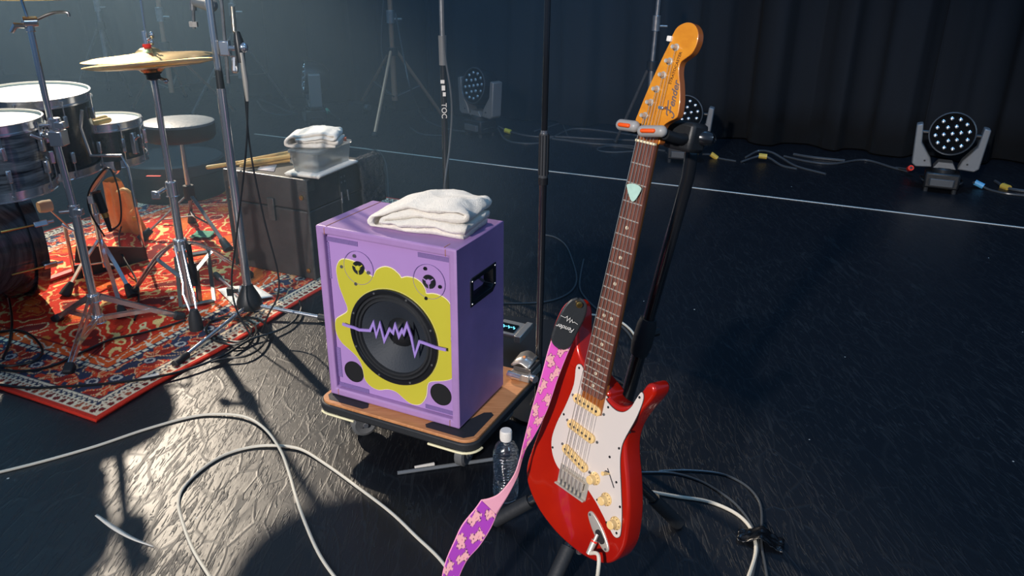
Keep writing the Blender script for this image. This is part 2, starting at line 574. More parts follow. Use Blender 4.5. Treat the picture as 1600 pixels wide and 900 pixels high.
def cabinet_shell():
    mm = M(BF); fr_, dp = .023, .19
    v = [(0, 0, 0), (BW, 0, 0), (BW, 0, BH), (0, 0, BH), (0, BD, 0), (BW, BD, 0), (BW, BD, BH), (0, BD, BH)]
    i0 = [(fr_, 0, fr_), (BW - fr_, 0, fr_), (BW - fr_, 0, BH - fr_), (fr_, 0, BH - fr_)]
    i1 = [(x, dp, z) for x, y, z in i0]
    h0 = [(BW, .080, .343), (BW, .198, .343), (BW, .198, .401), (BW, .080, .401)]
    h1 = [(BW - .02, y, z) for x, y, z in h0]
    vs = v + i0 + i1 + h0 + h1
    fs = [(4, 7, 6, 5), (3, 2, 6, 7), (0, 4, 5, 1), (0, 3, 7, 4)]
    fs += [(k, (k + 1) % 4, 8 + (k + 1) % 4, 8 + k) for k in range(4)]
    fs += [(8 + k, 8 + (k + 1) % 4, 12 + (k + 1) % 4, 12 + k) for k in range(4)] + [(12, 13, 14, 15)]
    o_ = [1, 5, 6, 2]
    fs += [(o_[k], o_[(k + 1) % 4], 16 + (k + 1) % 4, 16 + k) for k in range(4)]
    fs += [(16 + k, 16 + (k + 1) % 4, 20 + (k + 1) % 4, 20 + k) for k in range(4)]
    mm.add(vs, fs)
    return mm.build('cabinet_shell', PURPLE, cab, bevel=.006, segs=3)


shell = cabinet_shell()
FB = Fr(BO + EY * .018, EX, V(0, 0, 1), -EY)      # baffle plane: x right, y up, z toward the viewer
WC = (.222, .223); WR = .139


def annulus(mm, outer, c, r, z0, z1):
    n = len(outer); vs = []
    for (x, y) in outer:
        a = math.atan2(y - c[1], x - c[0]); ix, iy = c[0] + r * math.cos(a), c[1] + r * math.sin(a)
        vs += [(x, y, z0), (x, y, z1), (ix, iy, z1), (ix, iy, z0)]
    fs = []
    for k in range(n):
        q = (k + 1) % n
        for s in range(4):
            t = (s + 1) % 4
            fs.append((k * 4 + s, q * 4 + s, q * 4 + t, k * 4 + t))
    mm.add(vs, fs)


def rectpts(x0, y0, x1, y1, n):
    P = []
    for (ax, ay), (bx, by) in (((x0, y0), (x1, y0)), ((x1, y0), (x1, y1)), ((x1, y1), (x0, y1)), ((x0, y1), (x0, y0))):
        P += [(ax + (bx - ax) * k / n, ay + (by - ay) * k / n) for k in range(n)]
    return P


mm = M(FB); annulus(mm, rectpts(.024, .024, BW - .024, BH - .024, 20), WC, WR - .012, -.012, 0)
mm.build('baffle', PURPLE_B, cab)
BLOB = [(48, 368), (48, 393), (61, 416), (81, 423), (111, 420), (130, 412), (148, 394), (166, 388), (172, 398), (182, 412), (204, 423), (227, 422), (248, 409), (255, 401), (271, 407), (297, 407), (317, 396), (326, 381), (329, 371), (351, 375), (377, 372), (395, 360), (404, 342), (404, 311), (403, 277), (398, 261), (401, 242), (405, 223), (404, 158), (395, 140), (369, 128), (332, 116), (321, 100), (316, 67), (301, 41), (284, 31), (262, 31), (241, 42), (219, 55), (191, 56), (161, 46), (135, 50), (116, 67), (112, 91), (106, 116), (93, 135), (71, 151), (46, 167), (30, 190), (27, 215), (32, 237), (51, 252), (71, 267), (74, 282), (65, 306), (53, 339)]
ol = [(p.x, p.y) for p in crom([V(x / 1000, y / 1000, 0) for x, y in BLOB], 3, True)]
mm = M(FB); annulus(mm, ol, WC, WR - .004, 0.0003, .003); yp = mm.build('splash_panel', YELLOW, cab, label='yellow painted splash with scalloped edge')
big = []
for i in range(len(ol)):
    a, b = ol[i - 1], ol[(i + 1) % len(ol)]; tx, ty = b[0] - a[0], b[1] - a[1]; l = math.hypot(tx, ty) + 1e-9
    q = 1 if True else -1
    nx, ny = ty / l, -tx / l
    if (ol[i][0] + nx * .001 - WC[0]) ** 2 + (ol[i][1] + ny * .001 - WC[1]) ** 2 < (ol[i][0] - WC[0]) ** 2 + (ol[i][1] - WC[1]) ** 2 and False:
        nx, ny = -nx, -ny
    big.append((ol[i][0] - nx * .0022, ol[i][1] - ny * .0022))
mm = M(FB); annulus(mm, big, WC, WR - .003, 0.0002, .0014); mm.build('splash_edge', CREAM, yp)
# woofer
wo = M(FB)
wo.lathe((WC[0], WC[1], 0), (0, 0, 1), [(.139, .002), (.1395, .009), (.137, .011), (.128, .011), (.126, .008), (.125, .004)], 64)
woofer = wo.build('woofer_frame', BLACKM, cab)
wo = M(FB); wo.lathe((WC[0], WC[1], 0), (0, 0, 1), [(.1395, .0022), (.1412, .0034), (.1418, .0022)], 64); wo.build('woofer_edge_ring', CREAM, woofer)
wo = M(FB); wo.lathe((WC[0], WC[1], 0), (0, 0, 1), [(.126, .004), (.123, .009), (.118, .009), (.116, .003), (.112, .008), (.107, .008), (.105, .001)], 64)
wo.build('woofer_surround', RUBBER, woofer)
wo = M(FB); wo.lathe((WC[0], WC[1], 0), (0, 0, 1), [(.105, .001), (.08, -.012), (.055, -.026), (.042, -.034)], 64); wo.build('woofer_cone', CONE, woofer)
wo = M(FB); wo.lathe((WC[0], WC[1], 0), (0, 0, 1), [(.043, -.034), (.036, -.022), (.025, -.013), (.012, -.008), (0, -.007)], 40); wo.build('dust_cap', BLACKP, woofer)
wo = M(FB); wo.lathe((WC[0], WC[1], 0), (0, 0, 1), [(.125, -.05), (.125, .004)], 40); wo.build('woofer_basket', DARKIN, woofer)
for k in range(8):
    a = math.pi / 8 + k * math.pi / 4; x, y = WC[0] + .132 * math.cos(a), WC[1] + .132 * math.sin(a)
    wo = M(FB); wo.lathe((x, y, .010), (0, 0, 1), [(0, 0), (.0035, 0), (.003, .0022), (0, .0026)], 10); wo.build('screw', STEEL, woofer)


def zigzag(mm, pts, w_, z0, z1):
    n = len(pts); A = []; B = []
    for i, p in enumerate(pts):
        a = pts[max(i - 1, 0)]; b = pts[min(i + 1, n - 1)]
        d1 = V(p[0] - a[0], p[1] - a[1], 0); d2 = V(b[0] - p[0], b[1] - p[1], 0)
        d1 = d1.normalized() if d1.length > 0 else d2.normalized(); d2 = d2.normalized() if d2.length > 0 else d1
        n1 = V(-d1.y, d1.x, 0); t = (n1 + V(-d2.y, d2.x, 0))
        t = t.normalized(); k = min(1 / max(t.dot(n1), .25), 2.6)
        A.append((p[0] + t.x * w_ / 2 * k, p[1] + t.y * w_ / 2 * k)); B.append((p[0] - t.x * w_ / 2 * k, p[1] - t.y * w_ / 2 * k))
    vs = []
    for a, b in zip(A, B):
        vs += [(a[0], a[1], z0), (a[0], a[1], z1), (b[0], b[1], z1), (b[0], b[1], z0)]
    fs = [(k * 4 + s, k * 4 + (s + 1) % 4, k * 4 + 4 + (s + 1) % 4, k * 4 + 4 + s) for k in range(n - 1) for s in range(4)]
    fs += [(3, 2, 1, 0), ((n - 1) * 4, (n - 1) * 4 + 1, (n - 1) * 4 + 2, (n - 1) * 4 + 3)]
    mm.add(vs, fs)


ZZ = [(62, 234), (78, 232), (101, 231), (117, 228), (154, 234), (167, 260), (174, 223), (188, 261), (199, 213), (218, 252), (229, 243), (237, 268), (247, 237), (258, 258), (263, 249), (274, 278), (286, 244), (295, 192), (311, 236), (325, 235), (340, 233), (360, 230), (391, 230)]
mm = M(FB); zigzag(mm, [(x / 1000, y / 1000) for x, y in ZZ], .0075, .012, .016)
mm.build('zigzag_bar', mat('purple_bar', rgb(156, 130, 200), .4), cab, label='purple zigzag waveform bar across the woofer')
for (tx, ty), mc in (((.121, .406), YELLOW), ((.339, .407), PURPLE_B)):
    tw = M(FB); tw.lathe((tx, ty, .003), (0, 0, 1), [(.019, .0), (.0185, .0018), (.0165, .0012), (0, .0010)], 32); tw = tw.build('tweeter', BLACKP, cab)
    hb = M(FB); hb.lathe((tx, ty, .004), (0, 0, 1), [(.0075, 0), (.007, .003), (.003, .004), (0, .004)], 20); hb.build('tweeter_hub', mc, tw)
    for k in range(3):
        a = math.radians(35 + 120 * k); sp_ = M(FB)
        sp_.bar((tx + .006 * math.cos(a), ty + .006 * math.sin(a), .0055), (tx + .018 * math.cos(a), ty + .018 * math.sin(a), .0055), .0028, .002); sp_.build('tweeter_spoke', mc, tw)
    rg = M(FB); rg.tube([(tx + .047 * math.cos(2 * math.pi * k / 48), ty + .047 * math.sin(2 * math.pi * k / 48), .0028) for k in range(48)], .0007, 5, True); rg.build('tweeter_flange_ring', PURPLE_D if mc is PURPLE_B else PURPLE_D, tw)
    for dx, dy in ((-.010, .034), (.032, -.008), (-.010, -.048)) if mc is PURPLE_B else ((-.011, .032), (.031, -.008), (-.012, -.048), (-.055, -.006)):
        sc_ = M(FB); sc_.lathe((tx + dx, ty + dy, .003), (0, 0, 1), [(.0052, 0), (.0045, .002), (0, .0016)], 12); sc_.build('screw', BLACKM if mc is PURPLE_B else STEEL, tw)
for px_, py_ in ((.078, .082), (.363, .083)):
    pt = M(FB); pt.lathe((px_, py_, 0), (0, 0, 1), [(.0325, .0003), (.0325, .002), (.031, .002), (.0305, .0006), (0, .0006)], 40); pt.build('bass_port', DARKIN, cab)
VEL = [((509, 377), (518, 435)), ((506, 371), (559, 382)), ((653, 397), (704, 407)), ((527, 542), (535, 589)), ((530, 598), (577, 612)), ((665, 632), (709, 648))]
for (a, b), ver in zip(VEL, (1, 0, 0, 1, 0, 0)):
    (x0, y0), (x1, y1) = fuv(*a), fuv(*b)
    vm = M(FB)
    if ver:
        xm = (x0 + x1) / 2; n = 16; lo, hi = min(y0, y1), max(y0, y1)
        vm.box((xm, (lo + hi) / 2, .0008), (.013, hi - lo, .0012))
        for k in range(n):
            vm.box((xm, lo + (hi - lo) * (k + .5) / n, .0018), (.012, (hi - lo) / n * .55, .0012))
    else:
        ym = (y0 + y1) / 2; n = 24
        vm.box(((x0 + x1) / 2, ym, .0008), (abs(x1 - x0), .013, .0012))
        for k in range(n):
            vm.box((x0 + (x1 - x0) * (k + .5) / n, ym, .0018), (abs(x1 - x0) / n * .55, .012, .0012))
    vm.build('velcro_strip', PURPLE_D, cab, kind='stuff')
# side handle
HF = Fr(BO + EX * BW, EY, V(0, 0, 1), EX)
hm_ = M(HF); hp = [(.067, .332), (.190, .332), (.210, .347), (.210, .411), (.074, .411), (.067, .405)]; hi_ = [(.083, .346), (.186, .346), (.195, .354), (.195, .398), (.086, .398), (.083, .395)]
hb_ = [(.098, .358), (.172, .358), (.178, .362), (.178, .392), (.100, .392), (.098, .390)]
n = 6; vs_ = [(x, y, .0) for x, y in hp] + [(x, y, .003) for x, y in hp] + [(x, y, .0022) for x, y in hi_] + [(x, y, -.05) for x, y in hb_]
fs_ = [(r * n + k, r * n + (k + 1) % n, r * n + n + (k + 1) % n, r * n + n + k) for r in range(3) for k in range(n)] + [tuple(18 + k for k in range(n))]
hm_.add(vs_, fs_); hnd = hm_.build('recessed_handle', mat('black_gloss_plastic', rgb(30, 33, 37), .25), cab, bevel=.0015, label='black recessed carrying handle in the side')
hm_ = M(HF); hm_.bar((.150, .385, -.022), (.180, .362, -.020), .005, .005); hm_.build('handle_glint', STEEL, hnd)  # steel sliver imitating the highlight on the handle's edges, no real bar
for x, y in ((.074, .340), (.203, .352), (.203, .404), (.076, .402)):
    hm_ = M(HF); hm_.lathe((x, y, .003), (0, 0, 1), [(.003, 0), (.0025, .0015), (0, .0018)], 8); hm_.build('screw', STEEL, hnd)
sm = M(BF); sm.tube([(.035, .004, BH + .0002), (.033, BD - .006, BH + .0002)], .0011, 6); sm.build('copper_seam', COPPER, cab)
sm = M(BF); sm.tube([(BW - .034, .002, BH), (BW - .034, .03, BH + .0002)], .001, 6); sm.build('copper_seam', COPPER, cab)
for x in (.030, BW - .030):
    sm = M(BF); sm.tube([(x, -.0003, BH - .004), (x, -.0003, BH - .022)], .001, 6); sm.build('copper_seam', COPPER, cab)
    sm = M(BF); sm.tube([(x, -.0003, .004), (x, -.0003, .022)], .001, 6); sm.build('copper_seam', COPPER, cab)

# ---- dolly
WHEELM = mat('grey_wheel_rubber', rgb(92, 93, 94), .6, bump=(80, .1))
PLY = mat('plywood', rgb(200, 140, 92), .5, var=(6, rgb(178, 118, 74)), stretch=(3, 30, 3))
DO = V(BO.x, BO.y, 0); DF = yawfr(DO, BYAW)
dol = thing('furniture_dolly', 'plywood dolly with black rubber bumper and four casters under the purple cabinet', 'dolly', DO)


def rrect(x0, y0, x1, y1, r, n=6):
    P = []
    for cx, cy, a0 in ((x1 - r, y0 + r, -90), (x1 - r, y1 - r, 0), (x0 + r, y1 - r, 90), (x0 + r, y0 + r, 180)):
        P += [(cx + r * math.cos(math.radians(a0 + 90 * k / n)), cy + r * math.sin(math.radians(a0 + 90 * k / n))) for k in range(n + 1)]
    return P


DX0, DX1, DY0, DY1 = -.014, .488, -.040, .375
mm = M(DF); mm.prism(rrect(DX0, DY0, DX1, DY1, .04), .128, .1448); mm.build('deck_board', PLY, dol, bevel=.002)
mm = M(DF); o_, i_ = rrect(DX0 - .008, DY0 - .008, DX1 + .008, DY1 + .008, .047), rrect(DX0 + .02, DY0 + .02, DX1 - .02, DY1 - .02, .03)
n = len(o_); vs_ = [(x, y, .113) for x, y in o_] + [(x, y, .140) for x, y in o_] + [(x, y, .130) for x, y in i_] + [(x, y, .113) for x, y in i_]
mm.add(vs_, [(r * n + k, r * n + (k + 1) % n, ((r + 1) % 4) * n + (k + 1) % n, ((r + 1) % 4) * n + k) for r in range(4) for k in range(n)])
mm.build('rubber_bumper', RUBBER, dol, bevel=.006)
for cx, cy, sx, sy in ((DX0 + .012, DY0 + .012, 1, 1), (DX1 - .012, DY0 + .012, -1, 1)):
    mm = M(DF); L_ = .135
    poly = [(cx + sx * .02, cy), (cx + sx * L_, cy), (cx + sx * (L_ + .01), cy + sy * .012), (cx + sx * L_, cy + sy * .03), (cx + sx * .06, cy + sy * .06), (cx + sx * .03, cy + sy * L_), (cx + sx * .012, cy + sy * (L_ + .01)), (cx, cy + sy * L_), (cx, cy + sy * .02)]
    mm.prism(poly, .1448, .1455); mm.build('grip_pad', RUBBER, dol)
for s, cxx in ((1, DX0), (-1, DX1)):
    arc_ = [(cxx + s * .13, DY0 - .009), (cxx + s * .046, DY0 - .009)] + [(cxx + s * (.039 - .048 * math.sin(math.radians(15 * k))), DY0 + .039 - .048 * math.cos(math.radians(15 * k))) for k in range(0, 7 if s < 0 else 3)]
    mm = M(DF); mm.tube([(x, y, .111) for x, y in arc_], .0035, 6); mm.build('corner_strip', CREAM, dol)
for cx, cy, rot in ((.058, .035, 25), (.412, .03, 65), (.06, .305, 140), (.42, .31, 200)):
    a = math.radians(rot); c = DF((cx, cy, 0)); off = V(math.cos(a), math.sin(a), 0) * .022; sd = V(-math.sin(a), math.cos(a), 0)
    mm = M(); mm.box(c + V(0, 0, .100), (.075, .06, .006), DF); mm.build('caster_plate', CREAM if cy < .1 else STEEL, dol)
    f_ = M(); f_.cyl(c + V(0, 0, .084), c + V(0, 0, .098), .022, 16)
    for s in (-1, 1):
        f_.bar(c + V(0, 0, .088) + sd * s * .019, c + off + V(0, 0, .038) + sd * s * .019, .034, .003, ref=sd)
    f_ = f_.build('caster_fork', STEEL, dol, kind='stuff')
    wc = c + off + V(0, 0, .0385)
    wh = M(); wh.lathe(wc - sd * .014, sd, [(.012, .002), (.028, .0), (.030, -.001), (.0385, .003), (.0385, .025), (.030, .029), (.028, .028), (.012, .026)], 28); wh = wh.build('caster_wheel', WHEELM, dol)
    hu = M(); hu.cyl(wc - sd * .022, wc + sd * .022, .008, 8); hu.build('axle_bolt', CHROME, wh)


# ---- folded towels
def folded_towel(fr, L_, W_, th, seed, label, grp, droop=.55, name='folded_towel'):
    """one sheet folded in half twice: outer fold on the left, loose ends on the right"""
    path = []
    def seg(x0, x1, z, n=16):
        for k in range(n):
            path.append((x0 + (x1 - x0) * k / (n - 1), z))
    def arc(cx, cz, r, a0, a1, n=8):
        for k in range(1, n):
            a = math.radians(a0 + (a1 - a0) * k / n); path.append((cx + r * math.cos(a), cz + r * math.sin(a)))
    ro = 1.5 * th
    seg(L_ - .004, ro, .5 * th); arc(ro, 2 * th, ro, 270, 90); seg(ro, L_ - .012, 3.5 * th); arc(L_ - .012, 3 * th, .5 * th, 90, -90)
    seg(L_ - .012, .05, 2.5 * th); arc(.05, 2 * th, .5 * th, 90, 270); seg(.05, L_ + .004, 1.5 * th)
    n = len(path); nor = []
    for i in range(n):
        a, b = path[max(i - 1, 0)], path[min(i + 1, n - 1)]; l = math.hypot(b[0] - a[0], b[1] - a[1]) + 1e-9
        nor.append((-(b[1] - a[1]) / l, (b[0] - a[0]) / l))
    loop = [(p[0] + q[0] * th * .46, p[1] + q[1] * th * .46) for p, q in zip(path, nor)] + [(p[0] - q[0] * th * .46, p[1] - q[1] * th * .46) for p, q in reversed(list(zip(path, nor)))]
    ctr = path + list(reversed(path)); N = len(loop); ny = 34; P = []
    for j in range(ny):
        t = j / (ny - 1); y = W_ * t; e = min(t, 1 - t) * W_
        k = math.sqrt(max(0.0, 1 - (1 - min(e / (th * .5), 1)) ** 2)) * .97 + .03
        for (x, z), (cx, cz) in zip(loop, ctr):
            xx, zz = cx + (x - cx) * k, cz + (z - cz) * k
            lay = cz / th
            yy = y + .006 * math.sin(lay * 2.3 + seed) + .004 * math.sin(xx * 40 + lay)
            nn = noise.noise(V(xx * 16, yy * 16, zz * 26 + seed * 7)); n2_ = noise.noise(V(xx * 45, yy * 45, zz * 60 + seed))
            g = droop + (1 - droop) * min(1, max(0, xx / (L_ * .45)))
            hump = 1 + .16 * math.sin(math.pi * min(1, xx / L_)) * math.sin(math.pi * t)
            P.append((xx + .009 * nn + .003 * n2_, yy + .005 * noise.noise(V(xx * 12, 3.3 + zz * 20, yy * 12)), max(.001, zz * g * hump + (.010 * nn + .004 * n2_) * min(1, zz / th))))
    mm = M(fr); mm.grid(P, ny, N)
    mm.f += [(j * N + N - 1, (j + 1) * N + N - 1, (j + 1) * N, j * N) for j in range(ny - 1)]
    mm.f += [tuple(range(N)), tuple((ny - 1) * N + k for k in range(N - 1, -1, -1))]
    o = mm.build(name, TOWEL, sharp=180)
    return tag(o, label, 'towel', grp)


tf = yawfr(BF((.146, .040, BH)), BYAW + 5)
folded_towel(tf, .272, .165, .0195, 1, 'white terry towel folded in layers on top of the purple cabinet', 'folded white towels', .5)

# ================================================================== GUITAR
GO = V(.2236, 1.3097, 1.0202)
G = Fr(GO, V(.6487, -.7609, -.0153) / 1000, V(.1599, .1165, .9802) / 1000, V(-.7441, -.6383, .1973) / 1000)   # millimetres: x across, y up the neck, z out of the face
GN = G.z * 1000; GXV = G.x * 1000; GYV = G.y * 1000


def offset_poly(P, d):
    n = len(P); out = []
    for i in range(n):
        a, b = P[i - 1], P[(i + 1) % n]; tx, ty = b[0] - a[0], b[1] - a[1]; l = math.hypot(tx, ty) + 1e-9
        out.append((P[i][0] - ty / l * d, P[i][1] + tx / l * d))     # ccw: inward for d>0
    return out


def ccw(P):
    a = sum(P[i][0] * P[(i + 1) % len(P)][1] - P[(i + 1) % len(P)][0] * P[i][1] for i in range(len(P)))
    return P if a > 0 else P[::-1]


def rounded_prism(mm, P, z0, z1, r0, r1, k=5):
    P = ccw(P); n = len(P); rings = []
    for i in range(k + 1):
        a = math.pi / 2 * i / k; rings.append((offset_poly(P, r0 * (1 - math.sin(a))), z0 + r0 * (1 - math.cos(a))))
    for i in range(k + 1):
        a = math.pi / 2 * i / k; rings.append((offset_poly(P, r1 * (1 - math.cos(a))), z1 - r1 * (1 - math.sin(a))))
    vs = [(x, y, z) for R_, z in rings for x, y in R_]; m_ = len(rings)
    fs = [(j * n + i, j * n + (i + 1) % n, (j + 1) * n + (i + 1) % n, (j + 1) * n + i) for j in range(m_ - 1) for i in range(n)]
    fs += [tuple(range(n - 1, -1, -1)), tuple((m_ - 1) * n + i for i in range(n))]
    mm.add(vs, fs)


def smooth2(P, n=5):
    return [(p.x, p.y) for p in crom([V(x, y, 0) for x, y in P], n, True)]


REDM = mat('candy_red_lacquer', rgb(192, 32, 3), .25, .2, coat=.8, var=(3, rgb(164, 18, 6)))
AMBER = mat('amber_maple', rgb(214, 140, 30), .3, coat=.6, var=(5, rgb(200, 124, 22)), stretch=(9, 1, 9))
AMBERD = mat('amber_maple_side', rgb(150, 84, 36), .35, coat=.4)
ROSE = mat('rosewood', rgb(118, 74, 60), .45, var=(14, rgb(86, 50, 42)), stretch=(9, 1, 1))
GUARD = mat('aged_white_plastic', rgb(205, 194, 186), .3)
GUARDE = mat('guard_edge', rgb(40, 38, 40), .5)
AGED = mat('aged_cream_plastic', rgb(226, 190, 128), .4)
PEARL = mat('dot_inlay', rgb(214, 200, 172), .4)
NICKEL = mat('worn_nickel', rgb(205, 197, 184), .38, .55)
STRING = mat('string_wire', rgb(215, 205, 190), .3, .8)
BONE = mat('bone_nut', rgb(225, 215, 180), .5)

gtr = thing('electric_guitar', 'red electric guitar with white pickguard and amber headstock hanging on a black stand', 'guitar', G((0, -780, -30)))
BODY = [(-28, -428), (-42, -423), (-60, -406), (-74, -372), (-84, -338), (-96, -322), (-112, -323), (-128, -345), (-139, -390), (-139, -440), (-127, -500), (-119, -545), (-121, -590), (-130, -640), (-137, -690), (-129, -722), (-107, -747), (-74, -768), (-25, -784), (24, -789), (62, -787), (101, -775), (126, -753), (139, -718), (139, -685), (132, -643), (117, -595), (99, -550), (92, -520), (95, -490), (107, -458), (120, -432), (127, -414), (125, -402), (117, -397), (107, -402), (98, -422), (87, -447), (71, -461), (52, -466), (33, -462), (28, -450)]
mm = M(G); rounded_prism(mm, smooth2(BODY), -57, -11, 7, 7); body = mm.build('body', REDM, gtr, sharp=60)
PG = [(-54, -431), (-57, -440), (-54, -463), (-55, -483), (-64, -524), (-76, -564), (-81, -600), (-74, -626), (-58, -645), (-40, -652), (-20, -642), (20, -646), (32, -652), (58, -666), (80, -681), (100, -696), (115, -705), (124, -702), (127, -692), (121, -659), (107, -615), (92, -570), (87, -545), (88, -521), (102, -472), (108, -438), (107, -424), (101, -420), (94, -436), (87, -456), (74, -471), (56, -476), (36, -471), (28, -466), (28, -460), (-30, -460), (-34, -452), (-38, -436), (-46, -429)]
pgs = ccw(smooth2(PG, 4))
mm = M(G); mm.prism(offset_poly(pgs, -1.0), -11.2, -10.2); pgd = mm.build('pickguard_edge', GUARDE, body)
mm = M(G); mm.prism(pgs, -11.1, -9.2); pg = mm.build('pickguard', GUARD, gtr)
for x, y in ((-49, -436), (-63, -540), (-74, -618), (60, -660), (66, -566), (93, -604), (113, -644), (119, -696), (92, -690), (100, -430), (97, -500), (38, -478), (82, -540)):
    mm = M(G); mm.lathe((x, y, -9.4), (0, 0, 1), [(2.6, 0), (2.3, 1), (.7, 1.1), (0, .5)], 10); mm.build('pickguard_screw', BLACKM, pg)
# neck
def neck_w(y):
    return 21 + (28 - 21) * min(1, -y / 470.0)
mm = M(G); P = []; ys = [14, 4, 0, -40, -120, -240, -360, -420, -445]; nk = 13
for y in ys:
    w_ = neck_w(min(y, 0)) - .2
    for k in range(nk):
        a = math.pi * k / (nk - 1)
        P.append((-w_ * math.cos(a), y, -5.5 - (16.5 + .006 * -min(y, 0)) * math.sin(a) ** .8))
mm.grid(P, len(ys), nk); mm.f.append(tuple(range(nk))); mm.f.append(tuple((len(ys) - 1) * nk + k for k in range(nk - 1, -1, -1)))
mm.f += [(i * nk, i * nk + nk - 1, (i + 1) * nk + nk - 1, (i + 1) * nk) for i in range(len(ys) - 1)]
neck = mm.build('neck', AMBERD, gtr)
mm = M(G); mm.prism([(-27.5, -440), (27.5, -440), (27.5, -500), (-27.5, -500)], -14, -6); mm.build('neck_heel', AMBERD, neck)
mm = M(G); mm.prism([(-21, 0), (21, 0)] + [(neck_w(-463), -463), (24, -469), (-24, -469), (-neck_w(-463), -463)], -6.5, 0); fb = mm.build('fretboard', ROSE, gtr)
frety = lambda n_: -648 * (1 - 2 ** (-n_ / 12))
for n_ in range(1, 22):
    y = frety(n_); w_ = neck_w(y) - .5
    mm = M(G); mm.tube([(-w_, y, .2), (w_, y, .2)], 1.25, 6); mm.build('fret', mat('fret_wire', rgb(232, 222, 205), .3, .7) if n_ == 1 else bpy.data.materials['fret_wire'], fb)
for n_ in (3, 5, 7, 9, 12, 15, 17, 19, 21):
    y = (frety(n_) + frety(n_ - 1)) / 2
    for x in ((-9, 9) if n_ == 12 else (0,)):
        mm = M(G); mm.lathe((x, y, 0), (0, 0, 1), [(3.4, -.2), (3.4, .25), (0, .25)], 16); mm.build('fret_marker', PEARL, fb)
mm = M(G); mm.box((0, 1.8, -1.2), (42.5, 4, 7)); mm.build('nut', BONE, gtr, bevel=.0006)
HEAD = [(-21, 2), (-22, 12), (-30, 24), (-38, 33), (-36, 45), (-25, 90), (-9, 143), (-1, 166), (1, 178), (8, 192), (24, 200), (40, 198), (51, 187), (54, 172), (49, 155), (38, 145), (30, 137), (31, 122), (38, 104), (46, 78), (48, 56), (44, 49), (34, 43), (24, 34), (21, 18), (21, 2)]
mm = M(G); mm.prism(smooth2(HEAD, 4), -23, -8); hd = mm.build('headstock', AMBER, gtr, bevel=.0012)
hd.data.materials.append(AMBERD)
for p in hd.data.polygons:
    if abs(p.normal.dot(GN)) < .5:
        p.material_index = 1
TP = [(-19, 44), (-13, 67), (-6, 90), (1, 114), (8, 137), (15, 160)]
NX = [-17.5, -10.5, -3.5, 3.5, 10.5, 17.5]; SXS = [-31, -20.5, -10, .5, 11, 21.5]
for i, (x, y) in enumerate(TP):
    mm = M(G); mm.lathe((x, y, -8), (0, 0, 1), [(6.2, 0), (6, 1.2), (4.2, 1.6), (3.4, 6), (3.8, 9), (3.4, 11), (0, 10)], 16); tm = mm.build('tuning_post', NICKEL, hd)
    nx, ny = -.96, .27
    mm = M(G); mm.tube([(x - 4, y + 1, -29), (x - 20, y + 5, -29)], 2.2, 8); mm.ball((x - 25, y + 7, -29), 6, 10, .7); mm.build('tuning_key', CHROME, tm)
for i in range(6):
    r = [.75, .68, .6, .5, .45, .42][i]
    x, y = TP[i]; pts = [(x + 3.4, y - 1, -2)]
    if i >= 4:
        pts.append((13 + (i - 4.5) * 5, 61, -3.5))
    pts += [(NX[i], 2, 3.0), (SXS[i], -648, 5.0), (SXS[i], -668, -2)]
    mm = M(G); mm.tube(pts, r, 6); mm.build('string', STRING, gtr)
mm = M(G); mm.box((13, 62, -4.5), (11, 5, 3)); mm.build('string_tree', CHROME, hd, bevel=.0008)
mm = M(G); mm.box((22, 63, -7.8), (7, 5, .8)); mm.build('wood_plug', ROSE, hd)
mm = M(G); mm.box((-1, 172, -8), (9, 9, 10)); mm.build('white_tag', WHITEP, hd, bevel=.0015)
# headstock lettering, reading up the neck
INK = mat('brown_ink', rgb(70, 44, 24), .5)
tx = lambda x, y: Fr(G((x, y, -7.85)), GYV, -GXV, GN)
SILV = mat('silver_ink', rgb(110, 96, 96), .4, .2)
text_mesh('logo_lettering', 'ender', .0175, SILV, hd, tx(37, 66), .35, .00015, bold=.0004)
mm = M(G)
Fst = [[(24, 62), (28, 60.5), (33, 59), (38, 56.5), (40.5, 53), (39.5, 49.5), (37, 50)], [(28, 51.5), (25, 54), (24, 60), (24, 68), (22.5, 76)], [(31.5, 56), (31, 61), (30, 67)]]
for st in Fst:
    mm.tube(crom([V(a, b, -7.7) for a, b in st], 6), 1.15, 6)
mm.build('logo_initial', SILV, hd, kind='stuff')
text_mesh('model_lettering', 'STRATOCASTER', .0073, INK, hd, Fr(G((20.5, 101, -7.85)), (GYV * .985 + GXV * .15).normalized(), (-GXV * .985 + GYV * .15).normalized(), GN), 0, .00015, bold=.00012)
# pickups
for cx, cy, ang in ((-9, -494, -2), (-10, -550, -5), (-11, -608, -14)):
    a = math.radians(ang); pf = Fr(G((cx, cy, -9.2)), (G.x * math.cos(a) + G.y * math.sin(a)), (G.y * math.cos(a) - G.x * math.sin(a)), G.z)
    mm = M(pf); mm.prism(rrect(-36, -9, 36, 9, 8.9, 8), 0, 6.5); pu = mm.build('pickup', AGED, gtr, bevel=.0012)
    for k in range(6):
        mm = M(pf); mm.lathe((-26.5 + 10.6 * k, 0, 6.4), (0, 0, 1), [(2.6, 0), (2.6, .6), (0, .6)], 12); mm.build('pole_piece', GUARDE, pu)
    for s in (-1, 1):
        mm = M(pf); mm.lathe((s * 41, 0, 0), (0, 0, 1), [(3, 0), (2.6, 1.6), (0, 1.9)], 12); mm.build('pickup_screw', STEEL, pu)
